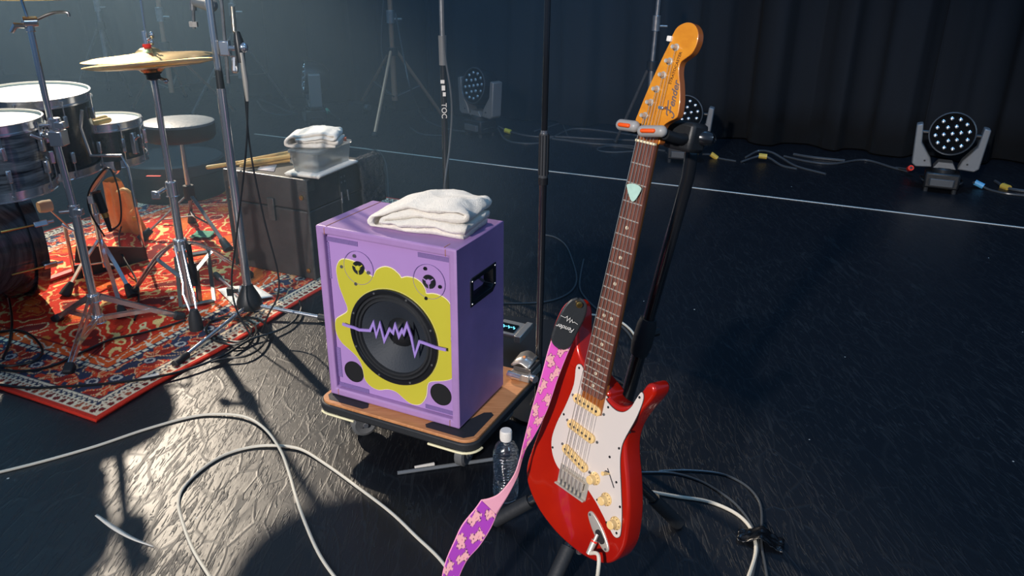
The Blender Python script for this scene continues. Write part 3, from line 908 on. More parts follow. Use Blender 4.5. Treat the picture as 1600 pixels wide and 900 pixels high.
# bridge
mm = M(G); mm.box((-5, -657, -9), (78, 44, 3)); br = mm.build('bridge_plate', NICKEL, gtr, bevel=.001)
for k in range(6):
    x = SXS[k]
    mm = M(G); mm.box((x, -652, -1.5), (9.6, 20, 3)); mm.box((x, -643, -3), (9.6, 3, 8)); mm.box((x, -661, -4), (9.6, 3, 8)); mm.build('saddle', NICKEL, br, bevel=.0006, kind='stuff')
    mm = M(G); mm.tube([(x, -661, -4), (x, -678, -4)], 1.5, 6); mm.build('saddle_screw', STEEL, br)
mm = M(G); mm.box((-5, -677.5, -4.5), (78, 3, 9)); mm.build('bridge_lip', NICKEL, br, bevel=.0006)
# controls
for x, y in ((44, -623), (80, -647), (112, -679)):
    mm = M(G); mm.lathe((x, y, -9.2), (0, 0, 1), [(12.8, 0), (12.8, 1.5), (10.5, 5), (9, 6.5), (8.2, 16), (7, 17), (0, 17)], 28); kb = mm.build('control_knob', AGED, gtr, sharp=30)
    for k in range(10):
        a = 2 * math.pi * k / 10; mm = M(G); mm.bar((x + 10.2 * math.cos(a), y + 10.2 * math.sin(a), -3.8), (x + 11.8 * math.cos(a), y + 11.8 * math.sin(a), -6.0), .9, .8); mm.build('knob_mark', INK, kb)
mm = M(G); mm.tube([(67, -589, -9.15), (91, -617, -9.15)], 1.1, 6); slot = mm.build('switch_slot', GUARDE, gtr)
mm = M(G); mm.tube([(74, -597, -9), (72, -595, 0), (71, -594, 8)], [1.5, 3.2, 4.2], 10); mm.build('switch_tip', AGED, slot)
# jack plate and plug
JP = Fr(G((78, -718, -11)), (G.x * .766 - G.y * .643), (G.y * .766 + G.x * .643), G.z)
mm = M(JP); rounded_prism(mm, smooth2([(-40, 0), (-36, 7), (-22, 11), (0, 13), (22, 11), (36, 7), (40, 0), (36, -7), (22, -11), (0, -13), (-22, -11), (-36, -7)], 4), -1, 3, .5, 2.5); jk = mm.build('jack_plate', NICKEL, gtr)
mm = M(JP); mm.prism(rrect(-4, -8, 24, 8, 7), 2.6, 3.3); mm.build('jack_cup', GUARDE, jk)
for x in (-34, 34):
    mm = M(JP); mm.lathe((x, 0, 2.6), (0, 0, 1), [(3, 0), (2.5, 1.3), (0, 1.6)], 10); mm.build('screw', STEEL, jk)
for x, y in ((-102, -328), (30, -790)):
    mm = M(G); mm.lathe((x, y, -30) if y < -700 else (x + 10, y + 3, -12), (0, -1, 0) if y < -700 else (0, 0, 1), [(3, 0), (3, 8), (7, 10), (6, 13), (0, 13)], 14); mm.build('strap_button', CHROME, gtr)

# instrument cable plugged into the guitar
plug0 = JP((4, 0, 6)); pdir = (GYV * -.88 + GN * .40 + GXV * .05).normalized()
gc = thing('instrument_cable', 'white instrument cable plugged into the red guitar and hanging down from it', 'cable', plug0 + V(0, 0, -.1))
mm = M(); mm.cyl(plug0, plug0 + pdir * .012, .0035, 12); mm.cyl(plug0 + pdir * .012, plug0 + pdir * .040, .0062, 14, .0052); mm.build('plug', NICKEL, gc, kind='stuff')
mm = M(); mm.cyl(plug0 + pdir * .013, plug0 + pdir * .0165, .0066, 14); mm.build('red_ring', RED_PL, gc)
e0 = plug0 + pdir * .04
mm = M(); mm.tube(crom([e0 - pdir * .002, at(935, 868, e0.y - .02), at(933, 905, e0.y - .03), on(925, 960, .1), on(900, 985, .006)], 8), .0037, 8); mm.build('cable', CABLEW, gc)

# guitar pick stuck under the strings
mm = M(G); mm.prism(smooth2([(-14, -74), (2, -70), (16, -73), (17, -79), (11, -94), (5, -100), (-2, -96), (-12, -82)], 4), 5.6, 6.6)
tag(mm.build('guitar_pick', mat('mint_celluloid', rgb(178, 210, 196), .35, var=(60, .85, 1))), 'mint green guitar pick tucked under the strings near the headstock', 'pick')

# ---- stand
gs = thing('guitar_stand', 'black tubular guitar stand with orange padded neck yoke holding the red guitar', 'stand', V(.2, 1.5, 0))
ORANGE = mat('orange_pad', rgb(235, 85, 20), .5)
GREYP = mat('grey_plastic', rgb(150, 148, 146), .4)
T0 = at(1079, 262, 1.425); T1 = at(1013, 500, 1.47); dv = (T1 - T0).normalized()
hub = T1 + dv * ((.24 - T1.z) / dv.z)
blk = G((26, 22, -70))
mm = M(); mm.tube(crom([blk, G((60, 24, -92)), at(1072, 222, 1.43), at(1080, 236, 1.426), T0 + dv * .02], 6) + [T1], .0128, 14); mm.build('upper_tube', BLACKS, gs)
mm = M(Fr(blk, GXV, GYV, GN)); mm.box((0, 0, 0), (.062, .05, .045)); yk = mm.build('yoke_block', BLACKP, gs, bevel=.007)
for s, p0, p1, p2 in ((-1, (-14, 20, -62), (-42, 18, -40), (-40, 22, 8)), (1, (40, 20, -62), (44, 18, -35), (42, 22, 6))):
    mm = M(); mm.tube(crom([G(p0), G(p1), G((p1[0], p1[1] + 1, -15)), G(p2)], 6), .009, 12); ya = mm.build('yoke_arm', BLACKP, yk)
    a, b = ((-48, 22, 14), (-19, 24, 14)) if s < 0 else ((6, 20, 20), (40, 26, 15))
    mm = M(); mm.tube([G(a), G(b)], .0098, 16); mm.ball(G(a), .0098, 16); mm.ball(G(b), .0098, 16); mm.build('yoke_pad_shell', GREYP, yk, kind='stuff')
    d_ = Vector(b) - Vector(a); q0 = Vector(a) + d_ * .06; q1 = Vector(a) + d_ * (.95 if s < 0 else .86)
    mm = M(); mm.bar(G((q0.x, q0.y, q0.z + 7.5)), G((q1.x, q1.y, q1.z + 7.5)), .013, .007, ref=GYV); mm.build('yoke_pad', ORANGE, yk, bevel=.003)
mm = M(); mm.tube([T1 - dv * .005, T1 + dv * .012, T1 + dv * .06, T1 + dv * .085], [.0165, .0205, .0225, .019], 18); cl = mm.build('clutch', RUBBER, gs)
side = dv.cross(V(0, 1, 0)).normalized()
mm = M(); mm.tube([T1 + dv * .035, T1 + dv * .035 + V(.03, .012, 0)], [.012, .010], 10); mm.build('clutch_lever', BLACKP, cl)
mm = M(); mm.tube([T1 + dv * .08, hub - dv * .02], .0155, 14); mm.build('lower_tube', BLACKS, gs)
mm = M(); mm.cyl(hub - dv * .045, hub + dv * .03, .024, 18); mm.build('leg_hub', BLACKP, gs, bevel=.004)
for f_, r_ in ((on(1058, 816, .012), .0125), (on(776, 812, .014), .0135), (on(855, 928, .014), .013)):
    h_ = hub + (f_ - hub).normalized() * .02
    mm = M(); mm.tube([h_, f_], r_, 12); lg = mm.build('leg', BLACKS, gs)
    e_ = f_ + (h_ - f_).normalized() * .11
    mm = M(); mm.tube([e_, f_ + (f_ - e_).normalized() * .006], r_ + .004, 14); mm.ball(f_, r_ + .004, 12); mm.build('rubber_foot', RUBBER, lg, kind='stuff')

# ---- strap
def edges3(E, Y0, Y1, n=6):
    q = crom([V(x, y, 0) for x, y in E], n); L_ = [0]
    for a, b in zip(q, q[1:]):
        L_.append(L_[-1] + (b - a).length)
    return [at(p.x, p.y, Y0 + (Y1 - Y0) * l / L_[-1]) for p, l in zip(q, L_)]


def resample(P, n):
    L_ = [0]
    for a, b in zip(P, P[1:]):
        L_.append(L_[-1] + (b - a).length)
    out = []; j = 0
    for k in range(n):
        s = L_[-1] * k / (n - 1)
        while j < len(P) - 2 and L_[j + 1] < s:
            j += 1
        t = (s - L_[j]) / max(1e-9, L_[j + 1] - L_[j]); out.append(P[j].lerp(P[j + 1], min(1, t)))
    return out, L_[-1]


def ribbon(name, A, B, mat_, parent, thick, ns, nt, colf=None, label=None):
    A, la = resample(A, ns); B, lb = resample(B, ns); P = []; s_ = []; t_ = []
    l = (la + lb) / 2
    for i in range(ns):
        for j in range(nt):
            P.append(A[i].lerp(B[i], j / (nt - 1))); s_.append(l * i / (ns - 1)); t_.append(j / (nt - 1))
    o = M().grid(P, ns, nt).build(name, mat_, parent, sharp=180, label=label)
    if colf:
        paint(o, colf(np.array(s_), np.array(t_)))
    q = o.modifiers.new('thickness', 'SOLIDIFY'); q.thickness = thick; q.offset = 0
    return o


def critters(bg):
    lc = lambda *c: np.array([lin(v) for v in c])

    def f(s, t):
        w_ = .052; x = (t - .5) * w_; col = np.zeros((len(s), 3)) + lc(*bg)
        r = random.Random(11); k = 0; y = .004
        while y < .55:
            cx = (-.0125 if k % 2 else .013) + r.uniform(-.003, .003); an = r.choice((0.4, 2.6, -.6, 3.4, 1.4)) + r.uniform(-.3, .3); ca, sa = math.cos(an), math.sin(an)
            u = (x - cx) * ca + (s - y) * sa; v = -(x - cx) * sa + (s - y) * ca
            d = np.full(len(s), 9.0)
            for bx, by, rr in ((0, 0, .0075), (-.005, .0005, .0065), (.0095, .0045, .0062), (.0155, .0035, .0034), (.0055, .0115, .0034), (.0115, .0112, .0026), (-.007, -.0078, .0026), (.003, -.0086, .0026), (-.0125, .005, .0018), (-.0145, .0075, .0014)):
                d = np.minimum(d, np.hypot(u - bx, v - by) - rr)
            col[d < .0009] = lc(60, 18, 52); col[d < 0] = lc(240, 172, 176)
            col[(np.hypot(u - .0105, v - .0058) < .0014)] = lc(60, 20, 50); col[np.hypot(u - .001, v + .001) < .0014] = lc(205, 120, 140)
            y += r.uniform(.024, .029); k += 1
        e = np.minimum(t, 1 - t) * w_
        col[e < .0016] = lc(238, 150, 190)
        return col
    return f


st = thing('guitar_strap', 'pink guitar strap printed with pale animals, hanging from the upper horn of the guitar', 'strap', at(860, 600, 1.3))
STR_R = [(909, 500), (902, 520), (890, 545), (872, 590), (855, 640), (835, 680), (822, 700), (816, 716)]
STR_L = [(874, 500), (866, 520), (857, 545), (845, 590), (832, 635), (822, 675), (816, 700), (813, 714)]
SMAT = mat('pink_print', rgb(226, 92, 190), .6, attr='Col', bump=(900, .2, .001))
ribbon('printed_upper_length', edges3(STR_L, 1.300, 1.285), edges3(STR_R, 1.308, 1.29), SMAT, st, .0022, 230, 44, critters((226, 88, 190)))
LIN_L = [(813, 714), (806, 736), (796, 753), (780, 771), (766, 778), (752, 781)]
LIN_R = [(816, 716), (814, 724), (808, 745), (796, 770), (784, 790), (776, 804)]
LINING = mat('pale_pink_lining', rgb(226, 158, 176), .7, bump=(300, .2, .001))
ribbon('lining_twist', edges3(LIN_L, 1.286, 1.262), edges3(LIN_R, 1.292, 1.262), LINING, st, .0022, 60, 10, None, 'pale pink lining showing where the strap twists')
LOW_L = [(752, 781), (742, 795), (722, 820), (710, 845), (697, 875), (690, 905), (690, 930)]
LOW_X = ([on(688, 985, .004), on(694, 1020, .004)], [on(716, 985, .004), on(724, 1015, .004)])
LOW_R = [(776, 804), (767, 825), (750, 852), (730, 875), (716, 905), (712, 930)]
ribbon('printed_lower_length', edges3(LOW_L, 1.262, 1.19) + LOW_X[0], edges3(LOW_R, 1.262, 1.20) + LOW_X[1], SMAT, st, .0022, 150, 44, critters((168, 62, 178)), 'lower length of the printed strap, its print tinted darker for shade')  # same pink strap, its shade put into a darker purple print
ENDL = [(902, 466), (892, 469.5), (881, 481), (871, 500), (864, 518), (861.5, 530), (865, 539), (874, 545)]
ENDR = [(905, 466), (913, 470), (917, 480), (913, 497), (903, 517), (896, 532), (890, 541), (880, 545.5)]
LEATH = mat('black_leather', rgb(46, 48, 50), .38, bump=(120, .3, .002), coat=.15)
le = ribbon('leather_end', edges3(ENDL, 1.296, 1.292), edges3(ENDR, 1.302, 1.298), LEATH, st, .004, 40, 12)
c0 = at(889, 500, 1.294); lx = (at(905, 512, 1.296) - at(872, 500, 1.291)).normalized(); ly = (at(902, 470, 1.298) - at(876, 540, 1.294)); ly = (ly - lx * ly.dot(lx)).normalized(); lz = lx.cross(ly)
if lz.dot(CAM - c0) < 0:
    lz = -lz
LF = Fr(c0 + lz * .0035, lx, ly, lz)
mm = M(LF); zz = [(-.019, .004), (-.010, .003), (-.007, .007), (-.004, -.002), (-.001, .006), (.002, -.003), (.004, .004), (.007, -.001), (.010, .001), (.018, -.001)]
zigzag(mm, zz, .0008, -.0003, .0003); mm.build('printed_zigzag', WHITEP, le)
text_mesh('printed_lettering', 'Fender', .0125, WHITEP, le, Fr(LF((.017, -.012, 0)), -lx, -ly, lz), .25, .0002)
bt = at(905, 476, 1.294)
mm = M(); mm.lathe(bt - lz * .002, lz, [(.006, 0), (.006, .004), (.0035, .005), (0, .0045)], 14); mm.build('button_hole_washer', BRASS, le)

# ================================================================== DRUM KIT
def pearl(name, stretch, rotz=0, c1=(120, 128, 134), c2=(28, 32, 38)):
    m_ = mat(name, rgb(*c1), .22, 0, coat=.5, var=(1, rgb(*c2)), stretch=stretch)
    for n_ in m_.node_tree.nodes:
        if n_.type == 'MAPPING':
            if rotz:
                pre = m_.node_tree.nodes.new('ShaderNodeMapping'); pre.inputs['Rotation'].default_value = (0, 0, rotz)
                tc = [q for q in m_.node_tree.nodes if q.type == 'TEX_COORD'][0]
                m_.node_tree.links.new(tc.outputs['Object'], pre.inputs['Vector']); m_.node_tree.links.new(pre.outputs['Vector'], n_.inputs['Vector'])
    return m_


PEARL_T = pearl('black_pearl_wrap', (5, 5, 75))
PEARL_S = pearl('dark_wrap', (12, 12, 9), 0, (52, 56, 62), (20, 22, 26))
HEADM = mat('coated_drum_head', rgb(216, 209, 186), .6, bump=(300, .1, .001))
BAX = V(.633, .769, .0).normalized()
PEARL_B = pearl('black_pearl_wrap_bass', (70, 5, 5), -math.atan2(BAX.y, BAX.x), (92, 88, 90), (34, 32, 36))


def drum(name, label, C, up, r, depth, shell, nl=8, grp=None, a0=0.2):
    C = Vector(C); up = Vector(up).normalized(); f = axfr(C, up)
    t = thing(name, label, 'drum', C - up * depth, grp)
    mm = M(); mm.lathe(C - up * depth, up, [(r * .93, 0), (r * .96, 0), (r * .96, depth - .004), (r * .93, depth - .004)], 56); mm.build('shell', shell, t)
    mm = M(); mm.lathe(C, up, [(r * .985, -.012), (r * .985, .001), (r * .93, .003), (0, .003)], 56); mm.build('batter_head', HEADM, t)
    mm = M(); mm.lathe(C - up * depth, up, [(r * .985, .012), (r * .985, -.001), (0, -.003)], 48); mm.build('bottom_head', HEADM, t)
    for s, h in (('top', 0), ('bottom', -depth)):
        k = 1 if s == 'top' else -1
        mm = M(); mm.lathe(C + up * h, up, [(r * .99, -.022 * k), (r * 1.035, -.022 * k), (r * 1.035, -.016 * k), (r * 1.0, -.014 * k), (r * 1.0, .008 * k), (r * 1.02, .010 * k), (r * 1.02, .012 * k), (r * .985, .012 * k), (r * .985, -.012 * k)], 56); mm.build('hoop', CHROME, t)
    for k in range(nl):
        a = a0 + 2 * math.pi * k / nl; dr = f.x * math.cos(a) + f.y * math.sin(a); tg = up.cross(dr)
        c = C - up * depth / 2 + dr * (r * .96 + .006)
        lf = Fr(c, tg, up, dr)
        for s in (1, -1):
            mm = M(lf); mm.box((0, s * (depth / 2 - .075), .004), (.016, .045, .018)); mm.build('lug', CHROME, t, bevel=.004)
            mm = M(); p1 = C - up * depth / 2 + dr * (r * 1.025 + .0) + up * s * (depth / 2 - .012)
            mm.cyl(p1 + up * s * .008, p1 - up * s * .055, .0032, 8); mm.cyl(p1 + up * s * .006, p1 + up * s * .014, .0055, 8); mm.build('tension_rod', CHROME, t, kind='stuff')
    return t


drum('rack_tom', 'black pearl tom with a bright cream head, rear of two toms at the left edge', (-1.87, 3.07, .815), (.03, -.05, 1), .198, .29, PEARL_S, grp='tom drums over the bass drum')
drum('rack_tom', 'grey striped pearl tom in front, nearest drum at the left edge', (-1.775, 2.60, .795), (.0, -.02, 1), .178, .225, PEARL_T, a0=.0, grp='tom drums over the bass drum')
SN = on(155, 189, .66)
sn = drum('snare_drum', 'black snare drum with a white head and sticks on it, behind the cymbal stand', SN, (0, 0, 1), .165, .165, PEARL_S, 10, a0=.3)
# snare strainer
q = SN + V(.155, -.06, -.08); mm = M(); mm.box(q + V(.01, -.004, 0), (.018, .03, .09)); mm.cyl(q + V(.02, -.01, .02), q + V(.045, -.022, .035), .006, 10); mm.build('strainer', CHROME, sn, bevel=.003, kind='stuff')

# bass drum
BC = V(-2.02, 3.0, .277); br_ = .262; bd = .42
bt_ = thing('bass_drum', 'dark striped bass drum lying on the rug at the left edge', 'drum', (BC - BAX * bd / 2) * 1.0 - V(0, 0, .25))
mm = M(); mm.lathe(BC, -BAX, [(br_ * .93, .02), (br_ * .955, .02), (br_ * .955, bd), (br_ * .93, bd)], 72); mm.build('shell', PEARL_B, bt_)
for h in (0.0, bd - .035):
    mm = M(); mm.lathe(BC - BAX * h, -BAX, [(br_ * .985, -.012), (br_ * 1.02, -.012), (br_ * 1.02, .034), (br_ * .985, .034), (br_ * .985, -.012)], 72); mm.build('hoop', pearl('bass_hoop_%d' % int(h * 100), (60, 5, 5), -.88, (82, 72, 68), (36, 32, 34)), bt_)
mm = M(); mm.lathe(BC - BAX * .0, BAX, [(br_ * .985, -.02), (br_ * .97, .002), (0, .002)], 56); mm.build('batter_head', HEADM, bt_)
mm = M(); mm.lathe(BC - BAX * bd, -BAX, [(br_ * .985, -.02), (br_ * .97, .002), (0, .002)], 56); mm.build('front_head', DARKIN, bt_)
fb_ = axfr(BC, BAX)
for k in range(10):
    a = 2 * math.pi * (k + .5) / 10; dr = fb_.x * math.cos(a) + fb_.y * math.sin(a)
    if dr.z < -.75:
        continue
    p = BC + dr * (br_ * 1.05)
    mm = M(); mm.cyl(p + BAX * .03, p - BAX * .13, .0038, 8); mm.build('tension_rod', BRASS, bt_)
    mm = M(); mm.box(p + BAX * .008, (.022, .012, .05), Fr(p, dr.cross(BAX), dr, BAX)); mm.build('claw_hook', CHROME, bt_, bevel=.003)
    mm = M(); mm.cyl(p + BAX * .028, p + BAX * .055, .0055, 8); mm.build('rod_handle', CHROME, bt_)
for s in (-1,):
    p = BC - BAX * .3 + V(.769, -.633, 0) * .2 + V(0, 0, -.12); mm = M(); mm.tube([p, V(p.x + .10, p.y - .14, .02)], .006, 8); mm.build('spur', CHROME, bt_)

# bass drum pedal
pb = BC + BAX * .20; pb.z = 0
pdl = thing('bass_drum_pedal', 'black bass drum pedal with a pale felt beater at the bass drum', 'pedal', pb)
pr = V(.769, -.633, 0)
mm = M(); mm.bar(pb + V(0, 0, .03) - BAX * .02, pb + BAX * .30 + V(0, 0, .02), .085, .008, ref=pr); mm.build('base_plate', BLACKM, pdl)
mm = M(); mm.bar(pb + V(0, 0, .12) - BAX * .0, pb + BAX * .29 + V(0, 0, .035), .075, .010, ref=pr); mm.build('footboard', mat('dark_footboard', rgb(60, 56, 54), .4, .6), pdl)
for s in (-1, 1):
    mm = M(); mm.tube([pb + pr * s * .06 + V(0, 0, .02), pb + pr * s * .05 + V(0, 0, .24)], .008, 8); mm.build('pedal_post', CHROME, pdl)
mm = M(); mm.cyl(pb + pr * -.065 + V(0, 0, .24), pb + pr * .065 + V(0, 0, .24), .008, 10); mm.build('axle', CHROME, pdl)
btp = at(72, 322, (pb - BAX * .08).y)
mm = M(); mm.tube([pb + V(0, 0, .24), btp], .004, 8); shf = mm.build('beater_shaft', CHROME, pdl)
mm = M(); mm.lathe(btp - BAX * .03, BAX, [(0, 0), (.022, 0), (.026, .02), (.024, .05), (0, .055)], 16); mm.build('beater', mat('felt', rgb(190, 180, 160), .95), shf)

# cymbals
CYM = mat('cymbal_bronze', rgb(212, 182, 118), .27, 1, var=(7, rgb(186, 152, 92)))


def cymbal(name, label, C, up, r, flip=False, bell=.028, grp=None):
    C = Vector(C); up = Vector(up).normalized(); k = -1 if flip else 1
    pr_ = [(.006, bell), (r * .10, bell * .97), (r * .16, bell * .75), (r * .20, bell * .45), (r * .3, bell * .32), (r * .6, bell * .14), (r * .85, bell * .02), (r, -.006)]
    mm = M(); mm.lathe(C, up, [(a, b * k) for a, b in pr_] + [(r, (-.0075) * k)] + [(a, (b - .0016) * k) for a, b in pr_[::-1]] + [(.006, bell * k)], 72)
    return tag(mm.build(name, CYM, None, sharp=60), label, 'cymbal', grp)


HB_ = V(-1.27, 2.80, 0); HUP = V(-.06, .03, 1).normalized()
HH = at(234, 93, 2.80)
cymbal('hihat_cymbal', 'upper bronze hi-hat cymbal with a red felt nut above it', HH + HUP * .012, HUP, .218)
cymbal('hihat_cymbal', 'lower bronze hi-hat cymbal, just under the upper one', HH - HUP * .020, HUP, .218, True)

hs = thing('hihat_stand', 'chrome hi-hat stand with pedal on the rug, left of the chrome microphone stand', 'stand', HB_)
top = HH - HUP * .05
mm = M(); mm.tube([V(HB_.x, HB_.y, .05), V(top.x, top.y, .52)], .0145, 16); mm.build('lower_tube', CHROME, hs)
mm = M(); mm.tube([V(top.x, top.y, .50), top], .0115, 16); ut = mm.build('upper_tube', CHROME, hs)
mm = M(); mm.cyl(V(top.x, top.y, .49), V(top.x, top.y, .545), .021, 18); mm.cyl(V(top.x - .02, top.y - .01, .52), V(top.x - .055, top.y - .03, .50), .008, 10); mm.box(V(top.x - .05, top.y - .028, .50), (.03, .012, .03)); mm.build('height_clamp', CHROME, hs, bevel=.003, kind='stuff')
mm = M(); mm.lathe(top - HUP * .02, HUP, [(.012, 0), (.024, .004), (.024, .02), (.030, .022), (.030, .030), (0, .032)], 20); mm.build('cymbal_seat', BLACKP, hs)
mm = M(); mm.cyl(top + V(.015, 0, -.01), top + V(.045, -.015, -.018), .006, 10); mm.ball(top + V(.05, -.017, -.02), .009, 10); mm.build('seat_screw', CHROME, hs, kind='stuff')
rodb = HH + HUP * .03
mm = M(); mm.tube([HH + HUP * .02, at(217, -18, 2.80)], .0035, 10); mm.build('pull_rod', CHROME, hs)
mm = M(); mm.lathe(HH + HUP * .040, HUP, [(0, 0), (.014, 0), (.0145, .006), (.014, .012), (0, .012)], 16); mm.build('red_felt_nut', mat('red_felt', rgb(232, 40, 24), .8), hs, label='red felt nut')
mm = M(); mm.cyl(HH + HUP * .052, HH + HUP * .095, .0085, 14); mm.build('clutch', CHROME, hs)
mm = M(); cw = HH + HUP * .066; mm.tube([cw + V(.006, 0, 0), cw + V(.018, -.004, .004)], .004, 8)
mm.ball(cw + V(.026, -.006, .016), .0085, 10, 1.4); mm.ball(cw + V(.022, -.006, -.008), .008, 10, 1.4); mm.build('wing_bolt', CHROME, hs, kind='stuff')
hubz = .30; hc = V(HB_.x, HB_.y, hubz)
mm = M(); mm.cyl(hc - V(0, 0, .02), hc + V(0, 0, .02), .026, 18); mm.build('leg_collar', CHROME, hs, bevel=.004)
for (fx, fy) in ((207, 458), (388, 430)):
    f_ = on(fx, fy, .018); out = V(f_.x - hc.x, f_.y - hc.y, 0); sdv = V(-out.y, out.x, 0).normalized()
    kn = hc.lerp(f_, .45) + V(0, 0, .035)
    mm = M()
    for s in (-1, 1):
        mm.tube(crom([hc + out.normalized() * .02 + sdv * s * .012, hc.lerp(f_, .2) + V(0, 0, .03) + sdv * s * .012, kn + sdv * s * .012, f_ + sdv * s * .007], 5), .0058, 8)
    lg = mm.build('leg', CHROME, hs, kind='stuff')
    mm = M(); d_ = (f_ - kn).normalized(); mm.tube([f_ - d_ * .045, f_ - d_ * .01, f_ + d_ * .006], [.012, .022, .023], 14); mm.build('rubber_foot', RUBBER, lg)
    mm = M(); mm.bar(kn, V(HB_.x, HB_.y, .15) + out.normalized() * .02, .018, .003); mm.build('brace', STEEL, hs)
f_ = on(307, 512, .015)
mm = M()
for s in (-1, 1):
    mm.tube([hc + V(s * .014, -.02, 0), hc.lerp(f_, .55) + V(s * .014, -.012, .03), hc.lerp(f_, .62) + V(s * .020, -.012, .012), f_ + V(s * .010, 0, .05)], .0045, 8)
fl_ = mm.build('front_rod_leg', CHROME, hs, kind='stuff')
mm = M(); mm.tube([f_ + V(0, 0, .075), f_ + V(0, 0, .04), f_ + V(0, 0, -.01)], [.014, .024, .027], 14); mm.build('rubber_foot', RUBBER, fl_)
mm = M(); mm.tube([V(HB_.x + .03, HB_.y, .16), V(HB_.x + .03, HB_.y, .30)], .010, 12); mm.cyl(V(HB_.x + .03, HB_.y, .13), V(HB_.x + .03, HB_.y, .22), .017, 12); mm.build('spring_housing', BLACKM, hs, kind='stuff')
# pedal frame
A_ = [at(275, 402, 2.98), at(325, 394, 2.98), on(335, 470, .02), on(283, 480, .02)]
ce = sum(A_, V(0, 0, 0)) / 4
mm = M()
for i in range(4):
    mm.bar(A_[i], A_[(i + 1) % 4], .014, .012, ref=V(0, -.5, .8))
mm.build('pedal_frame', mat('cast_alloy', rgb(120, 116, 110), .35, .8), hs, kind='stuff')
mm = M(); mm.bar((A_[0] + A_[1]) / 2 + V(0, .02, -.05), (A_[2] + A_[3]) / 2 + V(0, .02, .0), .05, .006, ref=V(1, 0, 0)); mm.build('footboard', BLACKM, hs)
mm = M(); mm.tube([V(HB_.x, HB_.y - .02, .28), (A_[0] + A_[1]) / 2], .003, 6); mm.build('pull_chain', STEEL, hs)

# ---- tripod with flat double legs: cymbal stand
CB = V(-1.53, 2.60, 0)
cs = thing('cymbal_stand', 'tall chrome cymbal stand with flat double-braced legs, in front of the toms', 'stand', CB)
ctop = at(45, 34, 2.6)
mm = M(); mm.tube([V(CB.x, CB.y, .06), V(CB.x, CB.y, .50)], .0145, 16); mm.build('lower_tube', CHROME, cs)
mm = M(); mm.tube([V(CB.x, CB.y, .48), V(ctop.x, ctop.y, .80)], .0125, 16); mm.build('middle_tube', CHROME, cs)
mm = M(); mm.tube([V(ctop.x, ctop.y, .78), ctop], .010, 16); mm.build('upper_tube', CHROME, cs)
for z in (.49, .79):
    mm = M(); p = V(CB.x, CB.y, z); mm.cyl(p - V(0, 0, .018), p + V(0, 0, .022), .019, 16); mm.cyl(p, p + V(-.045, -.02, 0), .006, 8); mm.box(p + V(.02, -.01, .0), (.03, .02, .022)); mm.build('height_clamp', CHROME, cs, bevel=.003, kind='stuff')
mm = M(); mm.cyl(ctop - V(0, 0, .03), ctop + V(0, 0, .015), .013, 14); mm.cyl(ctop + V(-.012, -.012, .0), ctop + V(.022, .012, .0), .016, 16); mm.build('tilter', CHROME, cs, bevel=.003, kind='stuff')
mm = M(); mm.tube([ctop + V(-.01, -.01, -.012), ctop + V(-.035, -.018, -.010), ctop + V(-.05, -.02, -.03)], [.008, .010, .007], 10); mm.build('wing_nut', CHROME, cs)
mm = M(); mm.tube([ctop, ctop + V(-.012, .0, .10)], .0045, 8); mm.build('cymbal_rod', CHROME, cs)
mm = M(); mm.tube(crom([ctop + V(.01, 0, .0), at(80, 21, 2.62), at(104, 19.5, 2.62), at(108, 26, 2.62)], 5), .0045, 8); mm.build('bent_arm', STEEL, cs)
hz_ = .16; hc = V(CB.x, CB.y, hz_)
for z in (hz_, .075):
    mm = M(); mm.cyl(V(CB.x, CB.y, z - .014), V(CB.x, CB.y, z + .014), .023, 16); mm.build('leg_collar', CHROME, cs, bevel=.003)
for fx, fy in ((284, 495), (107, 580), (88, 498)):
    f_ = on(fx, fy, .016); out = (V(f_.x, f_.y, 0) - CB).normalized(); sdv = V(-out.y, out.x, 0)
    mm = M(); md = hc.lerp(f_, .62)
    for s in (-1, 1):
        mm.bar(hc + out * .02 + sdv * s * .008, f_, .003, .017, ref=sdv) if False else mm.bar(hc + out * .02 + sdv * s * .009, f_ + sdv * s * .006, .003, .018, ref=V(0, 0, 1))
    lg = mm.build('leg', CHROME, cs, kind='stuff')
    mm = M()
    for s in (-1, 1):
        mm.bar(V(CB.x, CB.y, .075) + out * .02 + sdv * s * .008, md + sdv * s * .008, .003, .015)
    mm.build('brace', CHROME, lg, kind='stuff')
    d_ = (f_ - hc).normalized(); mm = M(); mm.bar(f_ - d_ * .03, f_ + d_ * .012, .032, .030); mm.build('rubber_foot', RUBBER, lg, bevel=.006)
ccen = ctop + V(-.012, .03, .085)
cymbal('crash_cymbal', 'crash cymbal at the top left corner, only its lower rim in view', ccen, (-.05, .10, 1), .235)
# tom holder clamp on the stand
cp = V(CB.x, CB.y, .745); mm = M(); mm.box(cp, (.045, .045, .05)); mm.cyl(cp + V(-.02, 0, 0), cp + V(-.10, .03, .01), .009, 12); mm.ball(cp + V(-.07, .02, .008), .019, 12); mm.cyl(cp + V(-.05, -.02, .0), cp + V(-.065, -.05, .02), .006, 8); mm.build('tom_clamp', CHROME, cs, bevel=.004, kind='stuff')
mm = M(); mm.tube([cp + V(-.10, .03, .01), cp + V(-.13, .16, -.01), (-1.73, 2.83, .70)], .006, 8); mm.build('tom_arm', CHROME, cs)

